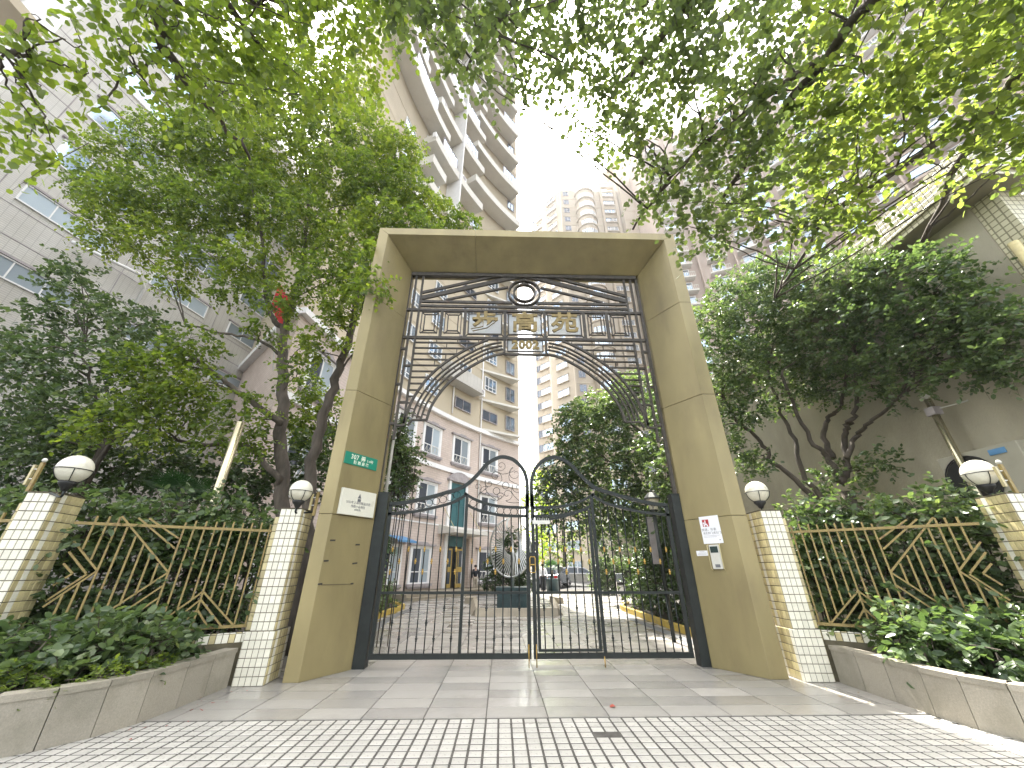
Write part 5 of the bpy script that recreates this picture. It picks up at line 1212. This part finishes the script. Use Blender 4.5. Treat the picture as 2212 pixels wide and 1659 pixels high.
for b in cl_: 
    if random.random() < .6: reach(mb, sk, b[:3], .012, .02)
o, T1_ = foliage('crown', cl_, .078, 210, 'leaf_bright', t, **kw); kind(o, 'stuff')  # bright leaf palette stands in for sun that the tower blocks here
twig_tubes(mb, T1_, .08, .003); mb.build('branches', 'bark', t, True)

# ================================================================ COURTYARD
def kerb(label, pts, step=.9):
    t = thing('yellow_kerb', label, 'kerb', (*pts[0], 0))
    P_ = spline([(x, y, 0) for x, y in pts], 3)
    for a, b2 in zip(P_, P_[1:]):
        d = (b2 - a).normalized() * .004; MB().bar((a.x + d.x, a.y + d.y, .08), (b2.x - d.x, b2.y - d.y, .08), .12, .15, up=(0, 0, 1)).build('kerb_stone', 'kerb_yellow', t)
    return t
kerb('yellow painted kerb along the planting bed right of the courtyard', [(4.35, 8.4), (4.35, 11), (4.45, 14), (4.6, 16.5), (5.3, 18)])
kerb('yellow painted kerb along the planting bed left of the courtyard', [(-3.1, 8.4), (-3.5, 11), (-3.8, 14), (-3.75, 17), (-4.6, 18.5)])
for x, pts in ((0, [(4.0, 8.0), (4.02, 12), (4.15, 16), (4.3, 19)]), (1, [(-2.8, 8.0), (-3.15, 11), (-3.45, 14), (-3.4, 17)])):
    P_ = spline([(a, b2, 0) for a, b2 in pts], 3)
    for a, b2 in zip(P_, P_[1:]): MB().bar((a.x, a.y, .003), (b2.x, b2.y, .003), .26, .004, up=(0, 0, 1)).build('drain_cover', 'drain_stone', court)
beds = [[(4.42, 8.4), (4.42, 11), (4.52, 14), (4.67, 16.5), (5.4, 18), (8.4, 18), (8.4, 8.4)], [(-3.17, 8.4), (-3.57, 11), (-3.87, 14), (-3.82, 17), (-4.7, 18.5), (-8, 15), (-8, 8.4)]]
for p in beds:
    a = sum(p[i][0] * p[(i + 1) % len(p)][1] - p[(i + 1) % len(p)][0] * p[i][1] for i in range(len(p)))
    kind(MB().prism(p if a > 0 else p[::-1], -.2, .10).build('planting_bed', 'soil'), 'structure')
SHR = dict(nl=9, twig=.3, droop=.15, flat=.7, shell=.3)
shrub('climbing_shrub', 'tall leafy shrub climbing behind the left portal cheek', 'shrub', (-2.9, 8.6, .1), bl([(868, 905, 15), (862, 935, 20), (858, 970, 22), (872, 985, 20), (862, 1005, 26), (880, 1010, 18), (856, 1040, 26), (878, 1045, 16), (850, 1075, 20), (900, 975, 10), (850, 950, 16)], 8.6), .07, 1100, 'leaf_hedge', **SHR)
shrub('bed_shrubs', 'mixed green shrubs in the bed behind the left gate leaf', 'shrubs', (-3.8, 11, .1), along((-3.2, 9.2), (-4.3, 12.5), 6, .8, .55) + along((-3.3, 9.6), (-4.3, 12.5), 5, 1.5, .45) + along((-3.9, 12), (-4.4, 16.5), 6, .6, .5), .11, 200, 'leaf_hedge', **SHR)
shrub('bed_shrubs', 'mixed dark shrubs in the bed behind the right gate leaf', 'shrubs', (5, 12, .1), along((4.9, 9), (5.1, 16.5), 9, .75, .55) + along((5.2, 9), (5.5, 16.5), 8, 1.6, .6) + along((5.4, 9.5), (5.9, 16.5), 7, 2.5, .65), .11, 190, 'leaf_dark', **SHR)
shrub('clipped_hedge', 'light green clipped hedge block beside the parked scooters', 'hedge', (7, 25.5, 0), [(5.9 + .42 * i, 25.6 + .5 * j, .35 + .45 * k, .38) for i in range(7) for j in range(2) for k in range(4)], .12, 120, 'leaf_hedge', **SHR)
shrub('evergreen_shrubs', 'rounded dark shrubs behind the steel sculpture', 'shrubs', (0, 25, 0), [(-.45, 25, .8, .6), (-.2, 25.3, 1.6, .75), (.5, 25.4, 1.3, .9), (1.2, 25, .9, .7), (.25, 25.5, 2.5, .7), (1.0, 25.4, 2.0, .75), (.6, 25.6, 3.2, .55), (1.5, 24.8, .6, .5)], .13, 260, 'leaf_dark', **SHR)
b_ = (5.3, 16.3, 0)
tree('courtyard_tree', 'tall evergreen tree inside the courtyard seen through the right of the arch', b_,
    [([b_] + tpts([(1455, 1150, 14.5), (1440, 1060), (1400, 955), (1350, 905)], 14.2), .17, .05), (tpts([(1440, 1060, 14.2), (1460, 960), (1450, 880)], 14.0), .08, .03), (tpts([(1400, 960, 14.2), (1330, 1000), (1270, 960)], 14.0), .05, .02)],
    bl([(1235, 895, 34), (1270, 880, 38), (1310, 880, 38), (1225, 950, 34), (1270, 940, 44), (1330, 920, 44), (1210, 1010, 38), (1250, 1010, 44), (1310, 1000, 48), (1370, 980, 48), (1180, 1040, 26), (1215, 1070, 38), (1270, 1075, 42), (1340, 1060, 42), (1350, 830, 30), (1390, 830, 34), (1340, 870, 34), (1400, 880, 40), (1440, 900, 44, 12), (1420, 960, 40, 12), (1440, 1010, 40, 11), (1400, 1060, 38), (1450, 850, 36, 12), (1460, 1070, 36, 11), (1190, 1110, 28), (1250, 1130, 26), (1300, 1130, 30), (1380, 1120, 36), (1440, 1130, 36, 12), (1340, 1130, 30)], 14.2),
    .12, 230, 'leaf_hedge', twig_frac=.04, nl=10, twig=.4, droop=.3, shell=.2)
b_ = (9.2, 19, 0)
tree('courtyard_tree', 'dark leafy tree behind the clipped hedge at the right gate leaf', b_, [([b_, (9, 19, 2.5), (8.6, 19, 5)], .16, .06)],
    bl([(1360, 1170, 30), (1320, 1180, 24), (1400, 1160, 34), (1440, 1170, 34), (1330, 1140, 28), (1460, 1110, 36), (1380, 1100, 34), (1300, 1150, 20), (1430, 1220, 30), (1400, 1210, 24)], 19), .16, 60, 'leaf_dark', twig_frac=.03, nl=9, twig=.4, droop=.3, shell=.2)
b_ = (2.2, 46, 0)
tree('yellow_tree', 'sunlit yellow green tree at the far end of the courtyard', b_, [([b_, (2.2, 46, 4), (2.2, 46, 8)], .2, .08)],
    bl([(1150, 1060, 26), (1172, 1035, 24), (1160, 1100, 28), (1148, 1140, 24), (1175, 1140, 26), (1160, 1180, 26), (1185, 1090, 24), (1150, 1020, 18), (1140, 1090, 20), (1185, 1180, 20), (1165, 1215, 22)], 46), .30, 14, 'leaf_yellow', twig_frac=.02, nl=9, twig=.8, droop=.4, shell=.2)
b_ = (6.4, 42, 0)
tree('far_tree', 'mid green tree standing in front of the far beige walls', b_, [([b_, (6.4, 42, 4), (6.2, 42, 7)], .2, .08)],
    bl([(1205, 1165, 24), (1225, 1150, 22), (1215, 1195, 26), (1240, 1190, 18), (1195, 1200, 20), (1260, 1120, 24), (1280, 1150, 22), (1290, 1190, 18), (1300, 1110, 24)], 42), .26, 14, 'leaf_camphor', twig_frac=.02, nl=9, twig=.7, droop=.3, shell=.2)
def fan_palm(label, base, h, r, n=12, group=None):
    t = thing('fan_palm', label, 'palm', base, 0, group)
    if h > .3: MB().tube([(base[0], base[1], base[2]), (base[0] + .03, base[1], base[2] + h)], .07, 8).build('trunk', 'bark', t, True)
    c = Vector((base[0], base[1], base[2] + h))
    for k in range(n):
        a = 2 * math.pi * k / n + random.uniform(-.2, .2); e = random.uniform(.1, 1.15); d = Vector((math.cos(a) * math.cos(e), math.sin(a) * math.cos(e), math.sin(e)))
        m = MB(); tip = c + d * r * .45; m.tube([c, tip], .008, 4); s_ = d.cross(Vector((0, 0, 1))).normalized(); up = s_.cross(d)
        for q in range(17):
            b2 = (q - 8) / 8 * 1.5; dd = (d * math.cos(b2) + s_ * math.sin(b2)).normalized(); L = r * .6 * (1 - .25 * abs(q - 8) / 8)
            e1 = dd.cross(up).normalized() * .018; pe = tip + dd * L + Vector((0, 0, -L * .25)); mid = tip + dd * L * .55
            m.add([tip, mid + e1, pe, mid - e1], [(0, 1, 2, 3)])
        m.build('frond', 'leaf_palm', t)
    return t
fan_palm('fan palm with spiky leaves just behind the left gate post', (-2.75, 8.9, .1), 1.45, .75, 14)
fan_palm('fan palm half hidden in the dark shrubs behind the left fence', (-6.6, 8.2, .0), 2.6, .95, 14)
# ---- sculpture on its plinth
sc_ = thing('steel_sculpture', 'twisted ring sculpture of steel rods in the middle of the courtyard', 'sculpture', (.4, 16, 0))
cx0, cz0, ra, rb = .36, 2.14, .79, 1.04
out_ = lambda a: (cx0 + ra * math.cos(a), 16 + .10 * math.sin(2 * a), cz0 + rb * math.sin(a))
MB().tube([out_(math.radians(d)) for d in range(100, 420, 8)], .036, 7).build('outer_rim', 'sculpt_steel', sc_, True)
MB().ribbon(spline([(.40, 15.9, 3.30), (.25, 15.9, 3.12), (.22, 15.9, 2.85), (.38, 15.95, 2.62), (.45, 16, 2.3), (.44, 16.0, 2.05)], 5), .06, .05).build('crest', 'sculpt_steel', sc_)
inr = lambda a: (cx0 + .03 + .30 * math.cos(a), 16.02, cz0 + .12 + .42 * math.sin(a))
MB().tube([inr(math.radians(d)) for d in range(120, 400, 10)], .02, 6).build('inner_rim', 'sculpt_steel', sc_, True)
for k in range(46):
    a = math.radians(112 + k * 6.4)
    MB().bar(out_(a), inr(a + .35), .034, .012).build('rod', 'sculpt_steel', sc_)
MB().tube([(.45, 16, .78), (.46, 16, 1.3), (.5, 16, 1.75), (.43, 16.02, 2.1)], [.05, .05, .09, .04], 8).build('stem', 'sculpt_steel', sc_, True)
pb = thing('sculpture_base', 'dark green square box carrying the steel sculpture', 'pedestal', (.4, 16, 0))
MB().bb((-.13, 15.5, 0), (.95, 16.5, .68)).build('box', 'box_green', pb, bevel=.01); MB().bb((-.17, 15.46, .681), (.99, 16.54, .78)).build('top', 'box_green', pb)
pl_ = thing('stone_plinth', 'low sloping stone border framing the sculpture base', 'plinth', (.5, 17, 0))
def slope_beam(a, b2, nm='border_stone'):
    a = Vector((*a, 0)); b2 = Vector((*b2, 0)); d = (b2 - a).normalized(); n = Vector((-d.y, d.x, 0)); m = MB()
    vs = [a - n * .22, a + n * .10, a + n * .08 + Vector((0, 0, .22)), a - n * .06 + Vector((0, 0, .22)), b2 - n * .22, b2 + n * .10, b2 + n * .08 + Vector((0, 0, .22)), b2 - n * .06 + Vector((0, 0, .22))]
    m.add(vs, [(0, 1, 2, 3), (7, 6, 5, 4), (0, 4, 5, 1), (1, 5, 6, 2), (2, 6, 7, 3), (3, 7, 4, 0)]); m.build(nm, 'plinth_stone', pl_)
for k in range(5): slope_beam((-.82 + k * .54 + .003, 14.4), (-.82 + (k + 1) * .54 - .003, 14.4))
for k in range(4):
    slope_beam((-.75 - .1 * (k + 1), 14.45 + 1.2 * (k + 1)), (-.75 - .1 * k, 14.455 + 1.2 * k)); slope_beam((1.85 + .12 * k, 14.455 + 1.2 * k), (1.85 + .12 * (k + 1), 14.45 + 1.2 * (k + 1)))
MB().bb((-1.6, 19.3, 0), (-1.1, 20.4, .24)).build('end_block', 'plinth_stone', pl_); MB().bb((2.3, 19.3, 0), (2.8, 20.4, .24)).build('end_block', 'plinth_stone', pl_)
# ---- people
def person(label, loc, facing, h, top_m, leg_m, arms):
    """one skinned body with clothing as children; facing in radians about z (0 = towards the camera)"""
    t = thing('person', label, 'person', loc, facing); k = h / 1.75
    J = {'pel': (0, 0, .95, .13, .10), 'wai': (0, .01, 1.12, .125, .09), 'che': (0, .01, 1.33, .155, .105), 'nec': (0, .0, 1.50, .05, .05), 'hea': (0, -.02, 1.60, .075, .085), 'top': (0, -.01, 1.70, .065, .08)}
    E_ = [('pel', 'wai'), ('wai', 'che'), ('che', 'nec'), ('nec', 'hea'), ('hea', 'top')]
    for s_, nm in ((-1, 'l'), (1, 'r')):
        J.update({nm + 'hip': (s_ * .09, 0, .90, .085, .085), nm + 'kne': (s_ * .10, -.02, .50, .055, .055), nm + 'ank': (s_ * .10, .02, .09, .038, .038), nm + 'toe': (s_ * .11, -.13, .04, .035, .03)})
        ax = arms[s_]
        J.update({nm + 'sho': (s_ * .17, .01, 1.42, .055, .055), nm + 'elb': (s_ * ax[0], ax[1], 1.15, .042, .042), nm + 'wri': (s_ * ax[2], ax[3], ax[4], .028, .028), nm + 'han': (s_ * ax[2], ax[3] - .03, ax[4] - .10, .03, .022)})
        E_ += [('pel', nm + 'hip'), (nm + 'hip', nm + 'kne'), (nm + 'kne', nm + 'ank'), (nm + 'ank', nm + 'toe'), ('che', nm + 'sho'), (nm + 'sho', nm + 'elb'), (nm + 'elb', nm + 'wri'), (nm + 'wri', nm + 'han')]
    def skin(name, keys, m, grow=0):
        ks = [q for q in J if q in keys]; me = D.meshes.new(name); me.from_pydata([tuple(c * k for c in J[q][:3]) for q in ks], [(ks.index(a), ks.index(b2)) for a, b2 in E_ if a in ks and b2 in ks], [])
        me.materials.append(MATS[m]); o = D.objects.new(name, me); COL.objects.link(o)
        sm = o.modifiers.new('skin', 'SKIN'); sm.use_smooth_shade = True
        for i, q in enumerate(ks): me.skin_vertices[0].data[i].radius = ((J[q][3] + grow) * k, (J[q][4] + grow) * k)
        me.skin_vertices[0].data[0].use_root = True
        ss = o.modifiers.new('sub', 'SUBSURF'); ss.levels = 1; ss.render_levels = 1
        dg = bpy.context.evaluated_depsgraph_get(); m2 = D.meshes.new_from_object(o.evaluated_get(dg)); D.objects.remove(o)
        o = D.objects.new(name, m2); COL.objects.link(o); o.parent = t; return o
    skin('body', set(J), 'skin')
    skin('trousers', {'pel', 'lhip', 'rhip', 'lkne', 'rkne', 'lank', 'rank'}, leg_m, .022)
    skin('jacket', {'pel', 'wai', 'che', 'lsho', 'rsho', 'lelb', 'relb', 'lwri', 'rwri'}, top_m, .032)
    for s_ in (-1, 1): MB().box((s_ * .105 * k, -.05 * k, .035 * k), (.095 * k, .27 * k, .07 * k)).build('shoe', 'black_plastic', t, local=True, bevel=.02)
    MB().lathe([(.02, .10), (.075, .085), (.098, .04), (.10, -.01), (.085, -.05)], (0, .015 * k, 1.665 * k), 12).build('hair', 'hair_black', t, True, local=True)
    MB().box((0, -.112 * k, 1.60 * k), (.022, .03, .045)).build('nose', 'skin', t, local=True)
    for s_ in (-1, 1): MB().box((s_ * .032 * k, -.103 * k, 1.635 * k), (.02, .012, .012)).build('eye', 'hair_black', t, local=True)
    return t
person('person in dark jacket and khaki trousers standing beside the pink building entrance', (-1.72, 28.6, 0), .3, 1.64, 'dark_cloth', 'khaki_cloth', {-1: (.24, .0, .25, -.04, .92), 1: (.24, .02, .22, -.05, .92)})
person('person in white shirt and dark trousers walking beside the green plant tub', (2.85, 28.6, 0), -.1, 1.72, 'white_cloth', 'dark_cloth', {-1: (.24, .03, .27, -.02, .90), 1: (.25, .03, .29, -.06, .90)})
# ---- green tub with palm
tub = thing('plant_tub', 'dark green plant tub beside the walking person', 'tub', (3.55, 29.2, 0))
MB().lathe([(.36, 0), (.42, .02), (.48, .75), (.50, .80), (.44, .80)], (3.55, 29.2, 0), 20).build('tub', 'box_green', tub, True)
MB().lathe([(.43, 0), (.43, .01)], (3.55, 29.2, .74), 16).build('soil', 'soil', tub)
fan_palm('short fan palm growing in the green tub', (3.55, 29.2, .75), .55, 1.0, 16)
# ---- cars
def car(label, loc, rz, paint, suv=True):
    t = thing('parked_car', label, 'car', loc, rz, 'cars parked at the end of the courtyard')
    H_ = 1.62; L_ = 4.5
    low = [(-2.2, .32), (-2.25, .75), (-2.15, 1.0), (-1.95, 1.04), (-.95, 1.06), (1.1, 1.02), (1.9, .95), (2.2, .8), (2.25, .4), (2.1, .28)]
    def arch(cx_): return [(cx_ + .37 * math.cos(a * math.pi / 8), .34 + .37 * math.sin(a * math.pi / 8)) for a in range(8, -1, -1)]
    body = [(-2.2, .30)] + arch(-1.35) + arch(1.38) + [(2.15, .3), (2.25, .45), (2.22, .78), (1.95, .95), (1.1, 1.04), (-1.0, 1.08), (-2.0, 1.08), (-2.2, .95), (-2.26, .6)]
    MB().extr(body[::-1], -.9, .9).build('body', paint, t, bevel=.03, local=True)
    cab = [(1.12, 1.03), (.35, 1.52), (-.1, 1.6), (-1.2, 1.60), (-1.75, 1.5), (-2.08, 1.07)]
    m = MB(); n = len(cab); vs = [(x, -.86 + (z - 1.03) * .28, z) for x, z in cab] + [(x, .86 - (z - 1.03) * .28, z) for x, z in cab]
    m.add(vs, [tuple(range(n))[::-1], tuple(range(n, 2 * n))] + [(i, i + 1, n + i + 1, n + i) for i in range(n - 1)]); m.build('cabin', paint, t, local=True)
    for s_ in (-1, 1):
        for q in ([(.95, 1.10), (.33, 1.47), (-.25, 1.53), (-.25, 1.10)], [(-.33, 1.10), (-.33, 1.53), (-1.1, 1.53), (-1.25, 1.10)], [(-1.35, 1.12), (-1.22, 1.52), (-1.6, 1.45), (-1.82, 1.14)]):
            MB().add([(x, s_ * (.872 - (z - 1.03) * .28), z) for x, z in q], [(0, 1, 2, 3)]).build('side_window', 'car_glass', t, local=True)
        MB().bb((1.0, s_ * .9 - .02, 1.05), (1.15, s_ * 1.05, 1.17)).build('mirror', paint, t, local=True)
        MB().bb((2.1, s_ * .75 - .13, .68), (2.262, s_ * .75 + .13, .82)).build('headlight', 'chrome', t, local=True)
        MB().bb((-2.275, s_ * .74 - .13, .75), (-2.2, s_ * .74 + .13, .98)).build('tail_light', 'lamp_red', t, local=True)
        MB().bb((-.2, s_ * .905 - .01, .92), (-.05, s_ * .905 + .01, .95)).build('handle', 'chrome', t, local=True)
        for cx_ in (-1.35, 1.38):
            w_ = MB().tube([(cx_ , s_ * .70, .34), (cx_, s_ * .91, .34)], .335, 20).build('wheel', 'rubber', t, True, local=True)
            r_ = MB().tube([(cx_, s_ * .905, .34), (cx_, s_ * .92, .34)], .22, 16).build('rim', 'grey_trim', w_)
            for a in range(5): MB().bar((cx_, s_ * .926, .34), (cx_ + .2 * math.cos(a * 1.257), s_ * .926, .34 + .2 * math.sin(a * 1.257)), .045, .012).build('spoke', 'chrome', w_)
    MB().add([(1.06, -.72, 1.085), (1.06, .72, 1.085), (.38, .64, 1.515), (.38, -.64, 1.515)], [(0, 1, 2, 3)]).build('windscreen', 'car_glass', t, local=True).location.x = .02
    MB().add([(-2.075, .70, 1.12), (-2.075, -.70, 1.12), (-1.8, -.62, 1.47), (-1.8, .62, 1.47)], [(0, 1, 2, 3)]).build('rear_window', 'car_glass', t, local=True).location.x = -.02
    MB().bb((-2.275, -.25, .62), (-2.255, .25, .74)).build('number_plate', 'blue_awning', t, local=True)
    return t
car('silver car parked sideways on to the gate at the end of the courtyard', (7.3, 38.8, 0), math.radians(-4), 'car_silver')
car('grey car seen from behind next to the plant tub', (4.55, 36.2, 0), math.radians(68), 'car_grey')
car('car almost hidden between the grey and the silver car', (5.6, 42.5, 0), math.radians(60), 'car_silver')
# ---- scooters
def scooter(label, loc, rz, box):
    t = thing('scooter', label, 'scooter', loc, rz, 'scooters parked by the hedge')
    for x in (-.6, .6):
        w_ = MB().tube([(x + .2 * math.cos(a * math.pi / 10), 0, .25 + .2 * math.sin(a * math.pi / 10)) for a in range(20)], .05, 7, closed=True).build('wheel', 'rubber', t, True, local=True)
        MB().tube([(x, -.03, .25), (x, .03, .25)], .10, 10).build('hub', 'grey_trim', w_)
    MB().extr([(-.75, .45), (-.8, .72), (-.15, .72), (.0, .38), (.35, .34), (.42, .85), (.5, .9), (.58, .6), (.5, .28), (-.1, .25), (-.4, .3)], -.13, .13).build('body', 'scooter_white', t, bevel=.03, local=True)
    MB().bb((-.78, -.14, .73), (-.1, .14, .83)).build('seat', 'black_plastic', t, bevel=.03, local=True)
    MB().tube([(.62, 0, .25), (.45, 0, .95), (.40, 0, 1.05)], .03, 7).tube([(.38, -.32, 1.08), (.42, 0, 1.03), (.38, .32, 1.08)], .018, 6).build('handlebar', 'black_plastic', t, True, local=True)
    MB().lathe([(.07, -.03), (.08, 0), (.05, .04)], (.52, 0, .88), 10).build('headlight', 'chrome', t, True, local=True)
    for s_ in (-1, 1): MB().tube([(.38, s_ * .28, 1.08), (.36, s_ * .3, 1.25)], .008, 4).box((.36, s_ * .3, 1.27), (.02, .12, .07)).build('mirror', 'black_plastic', t, local=True)
    if box: MB().bb((-1.0, -.2, .84), (-.6, .2, 1.2)).build('top_box', 'car_grey', t, bevel=.04, local=True)
    return t
scooter('white scooter with grey top box parked at the kerb', (5.75, 20.2, 0), 1.25, True)
scooter('scooter parked deeper in the shrubs beside the first one', (6.6, 20.6, 0), 1.2, False)
# ---- lanterns
def lantern(label, p, h):
    t = thing('garden_lantern', label, 'lamp post', p)
    x, y, z = p
    MB().tube([(x, y, 0), (x, y, h - .45)], .035, 8).build('post', 'iron', t, True)
    MB().lathe([(.04, 0), (.09, .05), (.10, .08)], (x, y, h - .45), 8).build('base', 'iron', t)
    MB().lathe([(.09, 0), (.16, .24)], (x, y, h - .37), 8).build('glass', 'ac_white', t)
    MB().lathe([(.21, 0), (.20, .03), (.10, .14), (.03, .17), (.02, .22)], (x, y, h - .129), 8).build('hood', 'iron', t)
lantern('black lantern with white glass close behind the right gate post', (3.62, 9.3, 0), 3.0)
lantern('black lantern post behind the gate lock in the courtyard', (1.95, 23.0, 0), 2.75)
fp = thing('floodlight_post', 'thin white post with small floodlights above the clipped hedge', 'lamp post', (5.9, 22.0, 0))
MB().tube([(6.0, 22, 0), (5.9, 22, 4.4)], .035, 6).build('post', 'white_trim', fp, True)
MB().tube([(5.9, 22, 3.9), (4.9, 22, 4.0)], .02, 6).build('arm', 'white_trim', fp, True)
for x in (4.5, 4.85, 5.2): MB().bb((x, 21.8, 3.95), (x + .22, 22, 4.15)).build('floodlight', 'white_trim', fp)
bn = thing('hanging_banner', 'narrow grey banner hanging among the shrubs behind the right gate leaf', 'banner', (4.4, 12.0, 0))
MB().tube([(4.72, 12.05, 0), (4.72, 12.05, 2.9)], .02, 6).build('pole', 'grey_trim', bn, True)
MB().bb((4.42, 12.0, 1.5), (4.64, 12.03, 2.75)).build('cloth', 'grey_trim', bn); MB().bb((4.40, 11.99, 2.76), (4.75, 12.05, 2.79)).build('rod', 'grey_trim', bn)
# ---- red flag behind the left trees
fg = thing('red_flag', 'red flag on a slanting pole between the left tree trunks', 'flag', (-8.6, 12.2, 9))
m = MB(); ptsA = []
for i in range(9):
    for j in range(2): ptsA.append((-9.0 + i * .10, 12.0 + .07 * math.sin(i * 1.3), 11.6 - j * 1.25 - i * .11 + .05 * math.sin(i)))
m.add(ptsA, [(2 * i, 2 * i + 1, 2 * i + 3, 2 * i + 2) for i in range(8)]); m.build('cloth', 'red_cloth', fg, True)
MB().tube([(-9.05, 12.0, 11.7), (-8.55, 12.6, 8.0)], .02, 6).build('pole', 'white_trim', fg, True)
tag(MB().tube(spline([(-9, 9, 4.2), (-7.5, 9, 3.75), (-5.5, 9, 4.0), (-3.9, 9, 4.5)], 6), .008, 4).build('cable', 'black_plastic', None, True), 'thin black cable sagging in front of the dark shrubs at left', 'cable')

# ================================================================ HAZE
hz = MB().bb((-60, -8, -1.6), (110, 110, 105)).build('haze', 'joint_dark'); hz.data.materials.clear()
hm = D.materials.new('haze'); hm.use_nodes = True; hn = hm.node_tree; hn.nodes.remove(hn.nodes['Principled BSDF'])
pv = hn.nodes.new('ShaderNodeVolumePrincipled'); pv.inputs['Color'].default_value = (.93, .95, 1, 1); pv.inputs['Density'].default_value = .0006; pv.inputs['Anisotropy'].default_value = .5
hn.links.new(pv.outputs[0], hn.nodes['Material Output'].inputs['Volume']); hz.data.materials.append(hm); kind(hz, 'stuff')
